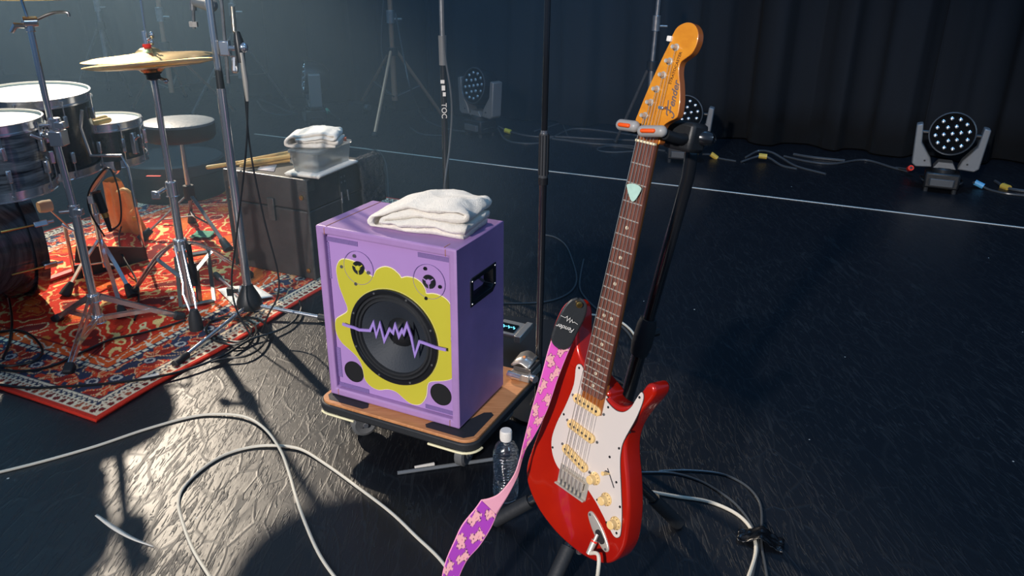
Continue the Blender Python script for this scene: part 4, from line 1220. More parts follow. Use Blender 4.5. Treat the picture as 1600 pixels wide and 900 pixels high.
# snare stand
SB = V(-1.765, 3.139, 0); SC_ = V(SN.x, SN.y, .46)
ss = thing('snare_stand', 'chrome snare drum stand with black rubber feet under the snare drum', 'stand', SB)
mm = M(); mm.tube([V(SB.x, SB.y, .07), V(SB.x, SB.y, .30)], .012, 14); mm.build('lower_tube', CHROME, ss)
mm = M(); mm.tube([V(SB.x, SB.y, .28), V(SB.x, SB.y, .40), SC_], .009, 14); mm.build('upper_tube', CHROME, ss)
mm = M(); p = V(SB.x, SB.y, .29); mm.cyl(p - V(0, 0, .025), p + V(0, 0, .02), .019, 16); mm.cyl(p, p + V(-.04, -.02, .0), .006, 8); mm.build('height_clamp', CHROME, ss, bevel=.003, kind='stuff')
for k in range(3):
    a = math.radians(70 + 120 * k); d_ = V(math.cos(a), math.sin(a), 0)
    e_ = V(SN.x, SN.y, SN.z - .165 - .012) + d_ * .178
    mm = M(); mm.tube(crom([SC_, SC_.lerp(e_, .6) + V(0, 0, -.02), e_, e_ + V(0, 0, .035) + d_ * .006], 5), .0055, 8); am = mm.build('basket_arm', CHROME, ss)
    mm = M(); mm.tube([e_, e_ + V(0, 0, .038) + d_ * .008], .011, 10); mm.build('rubber_grip', RUBBER, am)
for fx, fy in ((206, 460), (192, 492), (103, 458)):
    f_ = on(fx, fy, .02); hc = V(SB.x, SB.y, .20); kn = V(SB.x, SB.y, 0).lerp(f_, .55) + V(0, 0, .10)
    mm = M(); mm.bar(hc, kn, .016, .006); mm.bar(kn, f_, .016, .006); mm.bar(V(SB.x, SB.y, .09), kn, .012, .004); lg = mm.build('leg', CHROME, ss, kind='stuff')
    d_ = (f_ - kn).normalized(); mm = M(); mm.tube([f_ - d_ * .05, f_ - d_ * .01, f_ + d_ * .012], [.012, .021, .023], 12); mm.build('rubber_foot', RUBBER, lg)
# sticks lying on the snare
sz = SN.z + .014
for i, (a, b, lab) in enumerate((((112, 196), (166, 183.5), 'drumstick lying on the snare drum head, upper one of the crossed pair'), ((118, 199), (172, 187), 'drumstick lying on the snare drum head, lower one of the crossed pair'))):
    A_, B_ = on(a[0], a[1], sz + .004 * i), on(b[0], b[1], sz + .004 * i)
    mm = M(); mm.tube([A_, A_.lerp(B_, .1), A_.lerp(B_, .95), B_], [.004, .010, .012, .009], 12)
    tag(mm.build('drumstick', WOODSTICK), lab, 'drumstick')

# microphone on the snare: black mic with cable
mq = at(150, 300, 2.95)
mc_ = thing('snare_microphone', 'small black drum microphone on a clip under the snare, by the cymbal stand', 'microphone', mq)
mm = M(); mm.cyl(mq, mq + V(.012, .005, -.085), .017, 14); mm.build('mic_body', BLACKM, mc_, bevel=.003)
mm = M(); mm.cyl(mq + V(.012, .005, -.085), mq + V(.016, .006, -.105), .013, 14); mm.build('brass_ring', BRASS, mc_)
mm = M(); mm.cyl(mq + V(.016, .006, -.105), mq + V(.022, .008, -.165), .011, 14, .007); mm.build('connector', BLACKP, mc_)
mm = M(); mm.tube(crom([mq + V(.022, .008, -.165), mq + V(.07, .01, -.12), mq + V(.085, .01, .0), mq + V(.06, .02, .09), mq + V(.0, .03, .05), mq + V(-.05, .03, -.02), mq + V(-.055, .03, -.10), mq + V(-.03, .05, -.2)], 6), .0035, 8); mm.build('cable', CABLEB, mc_)
mm = M(); mm.box(mq + V(-.022, .0, -.03), (.02, .03, .03)); mm.build('clip', WHITEP, mc_, bevel=.003)
mm = M(); mm.tube([at(128, 172, 2.98), at(126, 200, 2.98), at(142, 243, 2.98), at(190, 243, 2.98), at(200, 262, 2.98), at(212, 322, 2.98), on(226, 395, .01)], .0065, 8); tag(mm.build('bent_rod', CHROME), 'bent chrome rod reaching from the rear tom across the snare down to the rug', 'rod')

# ---- throne and round case behind
TH = on(278, 189, .58)
th = thing('drum_throne', 'round grey-topped drum stool behind the hi-hat stand', 'stool', V(TH.x, TH.y, 0))
GREYC = mat('grey_vinyl', rgb(92, 100, 106), .5, var=(14, .8, 1), bump=(60, .2))
mm = M(); mm.lathe(TH, (0, 0, 1), [(0, -.085), (.155, -.085), (.166, -.07), (.168, -.012)], 48); mm.build('seat_side', BLACKP, th)
mm = M(); mm.lathe(TH, (0, 0, 1), [(.168, -.012), (.166, -.002), (.155, .002), (0, .004)], 48); mm.build('seat_top', GREYC, th)
mm = M(); mm.tube([TH + V(0, 0, -.09), V(TH.x, TH.y, .20)], .0125, 12); mm.build('post', CHROME, th)
mm = M(); mm.cyl(V(TH.x, TH.y, .19), V(TH.x, TH.y, .26), .028, 14); mm.build('hub', BLACKP, th, bevel=.004)
for fx, fy in ((222, 372), (356, 388), (300, 345)):
    f_ = on(fx, fy, .02); mm = M(); mm.bar(V(TH.x, TH.y, .22), f_, .018, .006); mm.bar(V(TH.x, TH.y, .10), V(TH.x, TH.y, .22).lerp(f_, .6), .012, .004); lg = mm.build('leg', COPPER if False else STEEL, th, kind='stuff')
    d_ = (f_ - V(TH.x, TH.y, .22)).normalized(); mm = M(); mm.tube([f_ - d_ * .06, f_ + d_ * .012], [.017, .023], 12); mm.build('rubber_foot', RUBBER, lg)
DC = V(-2.02, 4.55, 0)
dc_ = thing('drum_case', 'round black drum case with a red tape mark, on the floor behind the drum stool', 'case', DC)
mm = M(); mm.lathe(DC, (0, 0, 1), [(0, 0), (.27, 0), (.275, .01), (.275, .15), (.27, .155)], 48); mm.build('case_body', BLACKP, dc_)
mm = M(); mm.lathe(DC, (0, 0, 1), [(.278, .15), (.285, .155), (.285, .215), (.272, .226), (0, .23)], 48); ld = mm.build('case_lid', mat('black_fibre', rgb(44, 48, 53), .6, var=(8, .8, 1)), dc_)
rt = on(240, 275, .2315); mm = M(); mm.box(rt, (.075, .02, .002)); mm.build('red_tape', RED_PL, ld)

# leather stick bag
LEA = mat('tan_leather', rgb(232, 190, 116), .6, var=(7, rgb(206, 158, 90)), bump=(40, .3, .006))
c_ = [at(160, 284, 3.62), at(190, 283, 3.62), on(232, 362, .02), on(172, 352, .02)]
bg = thing('stick_bag', 'tan leather stick bag leaning behind the snare stand', 'bag', (c_[2] + c_[3]) / 2 - V(0, 0, .02))
nn_ = (c_[1] - c_[0]).cross(c_[3] - c_[0]).normalized()
if nn_.y > 0:
    nn_ = -nn_
P = []; nu, nv = 20, 16
for sgn in (1, -1):
    for i in range(nu):
        for j in range(nv):
            u, v = i / (nu - 1), j / (nv - 1)
            p = c_[0].lerp(c_[1], v).lerp(c_[3].lerp(c_[2], v), u)
            b_ = (math.sin(math.pi * min(1, max(0, v))) * (.25 + .75 * u * (1.25 - u) * 2.2)) ** .8 if 0 < v < 1 else 0
            w_ = .035 * noise.noise(V(u * 3, v * 5, 2)) + .014 * math.sin(v * 14 + u * 3)
            P.append(p + nn_ * (sgn * .05 * b_ + (w_ * b_ if sgn > 0 else 0)) + V(0, 0, .03 * b_ * (1 - u)))
mm = M(); mm.grid(P[:nu * nv], nu, nv); mm.grid(P[nu * nv:], nu, nv); mm.build('bag_body', LEA, bg, sharp=180)
mm = M(); mm.tube(crom([at(185, 300, 3.55), at(196, 297, 3.5), at(208, 310, 3.5), at(211, 326, 3.5), at(205, 333, 3.53)], 6), [.011] * 25, 8); mm.build('bag_handle', LEA, bg)
mm = M(); mm.box(at(212, 342, 3.42), (.03, .012, .02)); mm.build('buckle', BRASS, bg, bevel=.003)

# ================================================================== CHROME MIC STAND
MB = V(-1.035, 2.80, 0)
ms = thing('microphone_stand', 'chrome microphone stand with a black cone base on the rug corner', 'stand', MB)
mm = M(); mm.lathe(V(MB.x, MB.y, .035), (0, 0, 1), [(0, 0), (.045, .0), (.050, .01), (.048, .03), (.036, .06), (.024, .085), (.020, .10), (0, .10)], 28); cone = mm.build('cone_base', BLACKP, ms)
mm = M(); mm.cyl(V(MB.x - .03, MB.y - .02, .115), V(MB.x - .065, MB.y - .03, .115), .008, 10); mm.box(V(MB.x - .06, MB.y - .03, .115), (.018, .018, .03)); mm.build('cone_knob', BLACKM, cone, kind='stuff')
mtop = at(356, 138, 2.8)
mm = M(); mm.tube([V(MB.x, MB.y, .12), V(MB.x, MB.y, mtop.z)], .0165, 18); mm.build('lower_tube', CHROME, ms)
mm = M(); mm.tube([V(MB.x, MB.y, mtop.z - .005), V(MB.x, MB.y, mtop.z + .09)], [.014, .012], 16); mm.build('clutch', BLACKP, ms)
mm = M(); mm.tube([V(MB.x, MB.y, mtop.z + .06), V(MB.x - .002, MB.y, 1.75)], .0125, 18); mm.build('upper_tube', CHROME, ms)
mm = M(); mm.tube([at(345, -10, 2.79), at(357, 130, 2.79)], .006, 10); mm.build('folded_boom', STEEL, ms)
for (fx, fy) in ((276, 567), (520, 499), (338, 430)):
    f_ = on(fx, fy, .014); hc = V(MB.x, MB.y, .05); d_ = (f_ - hc).normalized()
    mm = M(); mm.tube([hc + d_ * .03, f_], .0082, 12); lg = mm.build('leg', CHROME, ms)
    mm = M(); mm.tube([f_ - d_ * .06, f_ + d_ * .012], [.0125, .0145], 12); mm.build('rubber_foot', RUBBER, lg, bevel=.003)
cl_ = at(352, 75, 2.79)
mm = M(); mm.box(cl_, (.035, .03, .05)); mm.cyl(cl_, at(378, 76, 2.77), .009, 12); mm.cyl(cl_ + V(.03, 0, -.03), cl_ + V(.03, -.02, -.08), .012, 10); mm.ball(at(380, 74, 2.77), .018, 12); mm.build('side_clamp', CHROME, ms, bevel=.004, kind='stuff')
cl2 = at(300, 8, 2.85)
mc2 = thing('clamped_microphone', 'microphone in a clip on the side clamp of the chrome microphone stand', 'microphone', at(378, 78, 2.77))
mm = M(); mm.tube([at(363, 10, 2.78), at(366, 48, 2.775), at(370, 52, 2.773)], [.008, .008, .010], 12); mm.build('mic_tube', mat('warm_metal', rgb(190, 176, 155), .3, .9), mc2)
mm = M(); mm.tube([at(370, 50, 2.773), at(373, 66, 2.77), at(377, 98, 2.765)], [.010, .017, .014], 14); mm.build('mic_body', BLACKM, mc2)
mm = M(); mm.tube([at(377, 82, 2.76), at(384, 130, 2.76), at(387, 158, 2.76)], [.008, .010, .006], 12); mm.build('connector', mat('silver_sleeve', rgb(196, 190, 178), .35, .6), mc2)
mm = M(); mm.tube(crom([at(387, 156, 2.76), at(384, 240, 2.75), at(368, 380, 2.72), at(362, 440, 2.70), at(370, 485, 2.66), on(395, 530, .012)], 8), .0036, 8); mm.build('cable', CABLEB, mc2)
tag(M().tube(crom([at(378, 60, 2.78), at(383, 150, 2.77), at(392, 240, 2.76), at(412, 340, 2.73), at(434, 425, 2.70), at(434, 462, 2.66), at(420, 490, 2.62), on(408, 520, .012)], 8), .0034, 8).build('microphone_cable', CABLEB), 'thin black cable hanging from the chrome stand in front of the trunk', 'cable')

# overhead mic clip hanging at the top (left of the chrome stand)
oq = at(301, -6, 2.95)
om = thing('overhead_microphone', 'small silver microphone hanging at the top edge, above the hi-hat', 'microphone', oq)
mm = M(); mm.tube([oq, at(302, 16, 2.95)], .012, 12); mm.build('mic_body', STEEL, om)
mm = M(); mm.tube([at(302, 14, 2.95), at(303, 45, 2.95)], .006, 10); mm.box(at(302.5, 38, 2.95), (.028, .014, .018)); mm.build('mic_stem', STEEL, om, kind='stuff')
mm = M(); mm.tube([at(305, 3, 2.95), at(330, 8, 2.9), V(MB.x, MB.y, at(330, 8, 2.8).z)], [.016, .024, .016], 14); mm.build('mic_arm', mat('grey_rubber', rgb(110, 112, 114), .5), om)

# ================================================================== BACKGROUND TRIPODS
BROWN = mat('bronze_tube', rgb(176, 132, 104), .4, .35)


def tripod(name, label, hub, feet, tube_top, mt, r=.016, col_bot=None, brace=True, grp=None, clutch=True):
    base = V(hub.x, hub.y, 0)
    t = thing(name, label, 'stand', base, grp)
    mm = M(); mm.tube([V(hub.x, hub.y, (col_bot or hub.z - .35)), hub], r, 12); mm.build('column', mt, t)
    mm = M(); mm.tube([hub, tube_top], r * .85, 12); mm.build('pole', mt, t)
    mm = M(); mm.cyl(hub - V(0, 0, .03), hub + V(0, 0, .03), r * 2, 14); mm.build('leg_collar', BLACKP, t, bevel=.004)
    if clutch:
        p = hub.lerp(tube_top, .55); mm = M(); mm.cyl(p - V(0, 0, .05), p + V(0, 0, .05), r * 1.5, 14); mm.cyl(p + V(0, 0, -.02), p + V(r * 4, -.02, -.02), r * .5, 8); mm.build('clutch', STEEL, t, bevel=.003, kind='stuff')
    for f_ in feet:
        out = V(f_.x - hub.x, f_.y - hub.y, 0).normalized()
        mm = M(); mm.tube([hub + out * r * 1.6, f_], r * .62, 10); lg = mm.build('leg', mt, t)
        mm = M(); mm.ball(f_, r * 1.15, 10); mm.build('foot', RUBBER, lg)
        if brace:
            mm = M(); mm.bar(V(hub.x, hub.y, (col_bot or hub.z - .35) + .03), hub.lerp(f_, .5), r * .8, r * .35); mm.build('brace', STEEL, lg)
    return t


h3 = at(613, 80, 6.75)
tripod('tripod_stand', 'bronze tripod stand standing alone before the curtain, left of the black microphone stand', h3, [on(585, 211, .015), on(694, 184, .015), on(560, 168, .015)], at(608, -20, 6.75), BROWN, .024, at(620, 157, 6.75).z)
h2 = at(257, 72, 6.2)
tripod('tripod_stand', 'thin metal tripod stand behind the hi-hat cymbals', h2, [on(208, 168, .015), on(365, 172, .015), on(290, 150, .015)], at(244, -20, 6.2), BROWN, .020)
h1 = at(368, 56, 6.9)
tripod('tripod_stand', 'large silver tripod stand with braced legs behind the chrome microphone stand', h1, [on(456, 168, .015), on(300, 180, .015), on(340, 146, .015)], at(360, -20, 6.9), STEEL, .022)
h0 = at(157, 40, 6.6)
tripod('tripod_stand', 'dim metal tripod stand in the haze between the crash cymbal and the hi-hat', h0, [on(205, 150, .015), on(110, 170, .015), on(170, 140, .015)], at(148, -20, 6.6), STEEL, .018)
h4 = at(1019, 102, 5.6)
tripod('tripod_stand', 'grey tripod stand behind the amber headstock of the guitar', h4, [on(962, 221, .015), on(1072, 238, .015), on(1035, 212, .015)], at(1031, -20, 5.6), STEEL, .019, brace=False)

# ================================================================== STRAIGHT BLACK MIC STANDS
m1 = at(697, 290, 3.25); M1 = V(m1.x, m1.y, 0)
s1 = thing('microphone_stand', 'black microphone stand with white tape letters, rising behind the purple cabinet', 'stand', M1)
mm = M(); mm.lathe(M1, (0, 0, 1), [(0, 0), (.12, 0), (.122, .012), (.03, .022), (.014, .06), (0, .06)], 32); mm.build('round_base', BLACKM, s1)
zc = at(690, 100, 3.25).z
mm = M(); mm.tube([M1 + V(0, 0, .05), M1 + V(0, 0, zc)], .0135, 16); mm.build('lower_tube', BLACKS, s1)
mm = M(); mm.tube([M1 + V(0, 0, zc - .004), M1 + V(0, 0, zc + .11)], [.0155, .0165], 18); mm.build('clutch_grip', mat('grey_grip', rgb(105, 106, 106), .5), s1)
mm = M(); mm.tube([M1 + V(0, 0, zc + .10), M1 + V(0, 0, 1.75)], .0095, 14); mm.build('upper_tube', STEEL, s1)
cdir = V(-M1.x, -M1.y, 0).normalized(); cx_ = V(-cdir.y, cdir.x, 0)
z1 = at(692, 160, 3.25).z
text_mesh('tape_letters', 'TOC', .030, WHITEP, s1, Fr(M1 + cdir * .0142 + cx_ * -.010 + V(0, 0, z1), V(0, 0, -1), cx_, cdir), 0, .0003)
for k, (a, b) in enumerate(((.035, .008), (.06, .012), (.085, .006))):
    mm = M(); mm.box(M1 + cdir * .0138 + cx_ * (.002 - .003 * k) + V(0, 0, z1 + a), (.012 + .002 * k, .0015, b + .008), Fr((0, 0, 0), cx_, cdir, V(0, 0, 1))); mm.build('tape_patch', WHITEP, s1)
tag(M().tube(crom([at(692, -20, 3.2), at(693, 40, 3.2), at(696, 90, 3.2), at(704, 140, 3.2), at(706, 180, 3.2), at(702, 235, 3.18), at(694, 300, 3.12), on(690, 420, .006)], 8), .0042, 8).build('microphone_cable', mat('grey_cable', rgb(70, 74, 78), .45)), 'grey cable running down beside the black stand with tape letters', 'cable')

M2 = on(840, 640)
s2 = thing('microphone_stand', 'plain black straight microphone stand between the purple cabinet and the guitar', 'stand', M2)
mm = M(); mm.lathe(M2, (0, 0, 1), [(0, 0), (.095, 0), (.097, .010), (.025, .018), (.012, .05), (0, .05)], 32); mm.build('round_base', BLACKM, s2)
zb, za = at(840, 277, M2.y).z, at(838, 208, M2.y).z
mm = M(); mm.tube([M2 + V(0, 0, .04), M2 + V(0, 0, zb + .01)], .0105, 16); mm.build('lower_tube', BLACKS, s2)
cg = M(); cg.tube([M2 + V(0, 0, zb), M2 + V(0, 0, za)], .0128, 14); cg = cg.build('clutch_grip', mat('ribbed_grip', rgb(58, 60, 63), .45), s2)
for k in range(10):
    a = 2 * math.pi * k / 10; d_ = V(math.cos(a), math.sin(a), 0) * .0128
    mm = M(); mm.tube([M2 + d_ + V(0, 0, zb + .008), M2 + d_ + V(0, 0, za - .004)], .0021, 6); mm.build('grip_rib', BLACKP, cg)
mm = M(); mm.cyl(M2 + V(0, 0, zb - .02), M2 + V(0, 0, zb), .0138, 14); mm.build('grip_ring', BLACKM, cg)
mm = M(); mm.cyl(M2 + V(0, 0, za), M2 + V(0, 0, za + .008), .0098, 14); mm.build('collar_ring', CHROME, cg)
mm = M(); mm.tube([M2 + V(0, 0, za), M2 + V(0, 0, 1.6)], .0085, 16); mm.build('upper_tube', mat('gloss_black_tube', rgb(30, 31, 34), .15, .3, coat=.6), s2)

# ================================================================== MOVING LIGHTS
LENS = mat('led_lens', rgb(235, 238, 240), .25, 1)
PLATE = mat('lens_plate_black', rgb(9, 10, 12), .85, spec=.1)
LMET = mat('grey_yoke_metal', rgb(118, 120, 122), .42, .3)
LBODY = mat('fixture_black', rgb(24, 26, 29), .4, bump=(120, .1))
lens_me = None


def moving_light(pos, face, label, sc=1.0):
    global lens_me
    B = Vector(pos); B.z = 0; face = Vector(face).normalized(); fh = V(face.x, face.y, 0).normalized(); sx = V(-fh.y, fh.x, 0)
    bf = Fr(B, sx * sc, fh * sc, V(0, 0, sc))
    t = thing('moving_light', label, 'stage light', B, 'moving stage lights along the curtain')
    mm = M(bf); mm.prism([(-.10, -.08), (.10, -.08), (.10, .08), (-.10, .08)], .025, .125); bs = mm.build('base', LBODY, t, bevel=.012 * sc)
    mm = M(bf); mm.prism([(-.075, .078), (.075, .078), (.065, .098), (-.065, .098)], .045, .09); mm.build('base_panel', mat('panel_grey', rgb(70, 73, 76), .4) if 'panel_grey' not in bpy.data.materials else bpy.data.materials['panel_grey'], bs, bevel=.003)
    for x in (-.08, .08):
        for y in (-.06, .06):
            mm = M(bf); mm.cyl((x, y, 0), (x, y, .03), .014 * 1, 10); mm.build('foot', RUBBER, bs)
    mm = M(bf)
    for x in (-1, 1):
        mm.tube(crom([(x * .098, -.05, .06), (x * .118, -.03, .07), (x * .118, .03, .07), (x * .098, .05, .06)], 4), .006, 8)
    mm.build('carry_handle', BLACKP, bs, kind='stuff')
    mm = M(bf); mm.lathe((0, 0, .125), (0, 0, 1), [(.07, 0), (.07, .02), (.06, .03), (0, .03)], 24); mm.build('pan_bearing', BLACKP, t)
    mm = M(Fr(bf((0, 0, 0)), bf.x, bf.z, bf.y)); mm.prism([(-.065, .15), (.065, .15), (.04, .19), (-.04, .19)], -.05, .05); mm.build('yoke_centre', LMET, t, bevel=.003)
    for s in (-1, 1):
        mm = M(Fr(bf((0, 0, 0)), bf.x, bf.z, bf.y)); P = [(s * .072, .152), (s * .165, .145), (s * .19, .165), (s * .205, .41), (s * .168, .418), (s * .155, .30), (s * .09, .21)]
        mm.prism(P, -.045, .045); ar = mm.build('yoke_arm', LMET, t, bevel=.007 * sc)
        mm = M(bf); mm.cyl((s * .12, .046, .19), (s * .12, .049, .19), .006, 8); mm.build('bolt', BLACKM, ar)
    mm = M(bf); mm.tube([(-.168, 0, .36), (.168, 0, .36)], .016, 12); mm.build('tilt_axle', BLACKM, t)
    hc = bf((0, 0, .36)); hf = axfr(hc, face)
    r = .132 * sc
    mm = M(); mm.lathe(hc, face, [(0, -.13 * sc), (r * .55, -.125 * sc), (r * .86, -.08 * sc), (r * .97, -.02 * sc), (r, .05 * sc), (r, .062 * sc), (r * .93, .062 * sc), (r * .92, .052 * sc)], 40); hd_ = mm.build('head', LBODY, t)
    mm = M(); mm.lathe(hc, face, [(r * .93, .052 * sc), (r * .93, .0535 * sc), (0, .0535 * sc)], 40); mm.build('lens_plate', PLATE, hd_)
    mm = M(); mm.lathe(hc, face, [(r * .93, .062 * sc), (r * .95, .068 * sc), (r * 1.0, .066 * sc), (r * 1.0, .06 * sc)], 40); mm.build('front_ring', mat('ring_edge', rgb(80, 84, 88), .3, .6) if 'ring_edge' not in bpy.data.materials else bpy.data.materials['ring_edge'], hd_)
    if lens_me is None:
        q = M(); q.lathe((0, 0, 0), (0, 0, 1), [(.0, .004), (.0135, .002), (.0135, .008), (.011, .013), (.006, .0155), (0, .016)], 12)
        o = q.build('led_lens', LENS); lens_me = o.data; bpy.data.objects.remove(o)
    pts = [(0, 0)] + [(.047 * math.cos(k * math.pi / 3 + .2), .047 * math.sin(k * math.pi / 3 + .2)) for k in range(6)] + [(.093 * math.cos(k * math.pi / 6 + .2), .093 * math.sin(k * math.pi / 6 + .2)) for k in range(12)]
    rm = Matrix((hf.x, hf.y, hf.z)).transposed().to_4x4()
    for x, y in pts:
        o = bpy.data.objects.new('led_lens', lens_me); COL.objects.link(o); o.parent = hd_
        p = hf((x * sc, y * sc, .052 * sc)) - B
        mt = rm.copy(); mt.translation = p; o.matrix_basis = mt @ Matrix.Scale(sc, 4)
    return t


moving_light(on(1467, 297), (-.42, -.88, .22), 'moving stage light at the right edge, its round lens face turned to the viewer', .98)
moving_light(on(1064, 252), (-.30, -.92, .12), 'moving stage light half hidden behind the guitar headstock', .95)
moving_light(on(750, 211), (-.72, -.66, .18), 'moving stage light between the two black microphone stands, facing left', 1.08)
moving_light(on(494, 194), (-.93, -.32, .12), 'moving stage light in the haze above the white towel and trunk, seen side-on', 1.08)
# connectors with coloured bands beside the fixtures


def plug_cable(pts, zz, r, label, name='power_cable', mt=None, band=None, bandcol=None, n=7):
    P = crom([on(x, y, r + z_) for (x, y), z_ in zip(pts, zz if isinstance(zz, (list, tuple)) else [zz] * len(pts))], n)
    t = thing(name, label, 'cable', V(P[0].x, P[0].y, 0))
    mm = M(); mm.tube(P, r, 7); mm.build('cable', mt or CABLEB, t)
    if band is not None:
        i = int(band * (len(P) - 2)); d_ = (P[i + 1] - P[i]).normalized()
        mm = M(); mm.cyl(P[i] - d_ * .028, P[i] + d_ * .028, r + .011, 10); mm.build('tape_band', bandcol, t)
    return t


YEL = mat('yellow_tape', rgb(210, 205, 70), .5); CY = mat('light_blue_tape', rgb(90, 170, 220), .5); GOLD = mat('ochre_tape', rgb(205, 170, 70), .5); GRN = mat('sea_green_tape', rgb(90, 165, 140), .6)
CABG = mat('sheen_black_cable', rgb(62, 66, 70), .3)
plug_cable([(778, 197), (797, 206), (832, 213), (880, 214), (930, 217), (985, 219), (1040, 222)], [.05, .01, 0, 0, 0, 0, 0], .008, 'dark cable with a yellow tape band lying right of the centre moving light', mt=CABG, band=.17, bandcol=YEL)
plug_cable([(778, 200), (790, 218), (815, 224), (850, 222), (880, 206), (905, 201), (960, 207), (1010, 214)], [.05, 0, 0, 0, 0, 0, 0, 0], .008, 'dark cable looping along the floor behind the plain black stand', mt=CABG)
plug_cable([(842, 214), (880, 219), (920, 224), (985, 228), (1040, 236)], 0, .008, 'dark cable lowest of the bundle left of the guitar headstock', mt=CABG)
plug_cable([(835, 205), (870, 194), (878, 192), (884, 205), (888, 214)], 0, .006, 'short crossed cable end behind the plain black stand', mt=CABG)
plug_cable([(1000, 236), (960, 238), (938, 236), (935, 232), (955, 228), (990, 232), (1010, 240)], 0, .007, 'small cable loop on the floor just left of the guitar neck', mt=CABG)
plug_cable([(1098, 241), (1112, 242), (1122, 247), (1150, 252)], [.03, .02, 0, 0], .007, 'short dark cable with an ochre band right of the guitar headstock', mt=CABG, band=.5, bandcol=GOLD)
plug_cable([(1158, 253), (1178, 246), (1192, 244), (1204, 248), (1222, 259), (1245, 264)], [0, .02, .03, .02, 0, 0], .008, 'dark cable with a gold band arching off the floor, middle of the right-hand bundle', mt=CABG, band=.42, bandcol=GOLD)
plug_cable([(1165, 246), (1185, 236), (1205, 238), (1222, 247), (1245, 260), (1290, 272)], [0, .03, .04, .02, 0, 0], .008, 'plain dark cable arching above the gold banded one', mt=CABG)
plug_cable([(1225, 244), (1260, 252), (1300, 256), (1350, 250), (1395, 262), (1420, 268)], 0, .008, 'dark cable running to the right-hand moving light', mt=CABG)
plug_cable([(1240, 241), (1270, 246), (1320, 251)], 0, .010, 'thick short dark cable at the curtain foot, right-hand bundle', mt=CABG)
plug_cable([(1520, 285), (1530, 288), (1545, 296), (1570, 302), (1605, 306)], [.03, .02, 0, 0, 0], .007, 'dark cable with a light blue band right of the right-hand moving light', mt=CABG, band=.26, bandcol=CY)
plug_cable([(1555, 283), (1575, 294), (1610, 300)], 0, .010, 'dark cable with an ochre plug at the right edge of the picture', mt=CABG, band=.5, bandcol=GOLD)
plug_cable([(1424, 262), (1418, 264), (1400, 262)], [.06, .03, 0], .008, 'short cable with a red plug at the left of the right-hand moving light', mt=CABG, band=.3, bandcol=RED_PL)
plug_cable([(405, 155), (425, 163), (445, 172), (462, 178)], 0, .009, 'grey cable bundle strand left of the side-on moving light', mt=CABG)
plug_cable([(402, 158), (415, 174), (440, 180), (465, 178)], 0, .009, 'lower grey cable strand left of the side-on moving light', mt=CABG)
plug_cable([(498, 172), (508, 168), (514, 176), (530, 186)], [.06, .05, .02, 0], .007, 'cable with a sea green tag right of the side-on moving light', mt=CABG, band=.6, bandcol=GRN)
tag(M().tube(crom([at(600, -10, 6.95), at(596, 60, 6.95), at(599, 110, 6.95), on(601, 176, .01)], 7), .006, 7).build('hanging_cable', CABG), 'thin cable hanging beside the bronze tripod', 'cable')
tag(M().tube(crom([at(618, 20, 6.65), at(632, 95, 6.55), at(642, 140, 6.45), on(662, 184, .03), on(695, 200, .008), on(740, 208, .008)], 7), .007, 7).build('falling_cable', CABG), 'grey cable falling from the bronze tripod to the floor', 'cable')
plug_cable([(641, 200), (660, 210), (690, 212)], 0, .007, 'short grey cable on the floor left of the black stand with tape letters', mt=CABG)
pbx = on(575, 172); pbx = thing('power_box', 'small dark power box on the floor left of the bronze tripod', 'box', on(562, 176))
mm = M(Fr(ORG[pbx.name], SX, SY, (0, 0, 1))); mm.box((0, 0, .05), (.16, .12, .1)); mm.build('box_body', BLACKP, pbx, bevel=.006)
mm = M(Fr(ORG[pbx.name], SX, SY, (0, 0, 1))); mm.cyl((.08, -.02, .06), (.13, -.03, .06), .028, 12); mm.build('socket', STEEL, pbx)

# ================================================================== TRUNK
TZ = .455; t_fl, t_fr, t_br = on(350, 265, TZ), on(478, 283, TZ), on(556, 247, TZ)
TYAW = math.degrees(math.atan2(t_fr.y - t_fl.y, t_fr.x - t_fl.x)); TW = (t_fr - t_fl).length; TD = (t_br - t_fr).length
TO = V(t_fl.x, t_fl.y, .010); TF = yawfr(TO, TYAW); TH_ = TZ - .010
TRK = mat('dark_vinyl_trunk', rgb(62, 58, 58), .45, var=(9, .62, 1), bump=(120, .3, .003))
TRKT = mat('worn_trunk_top', rgb(74, 68, 60), .5, var=(12, .6, 1), bump=(150, .2))
TRIM = mat('worn_edge_trim', rgb(84, 84, 84), .4, .4, var=(30, .6, 1))
tr = thing('equipment_trunk', 'old black equipment trunk with metal corners and leather straps on the rug corner', 'trunk', TO)
mm = M(TF); mm.box((TW / 2, TD / 2, .155), (TW, TD, .31)); mm.build('trunk_body', TRK, tr, bevel=.006)
mm = M(TF); mm.box((TW / 2, TD / 2, .313 + (TH_ - .316) / 2), (TW, TD, TH_ - .316)); ldt = mm.build('trunk_lid', TRK, tr, bevel=.006)
mm = M(TF); mm.box((TW / 2, TD / 2, TH_ - .0005), (TW - .01, TD - .01, .003)); mm.build('lid_top_panel', TRKT, ldt)
for a, b in (((0, 0, TH_), (TW, 0, TH_)), ((TW, 0, TH_), (TW, TD, TH_)), ((0, 0, TH_), (0, TD, TH_)), ((TW, 0, 0), (TW, 0, TH_)), ((0, 0, 0), (0, 0, TH_))):
    mm = M(); mm.tube([TF(a), TF(b)], .006, 8); mm.build('edge_trim', TRIM, tr)
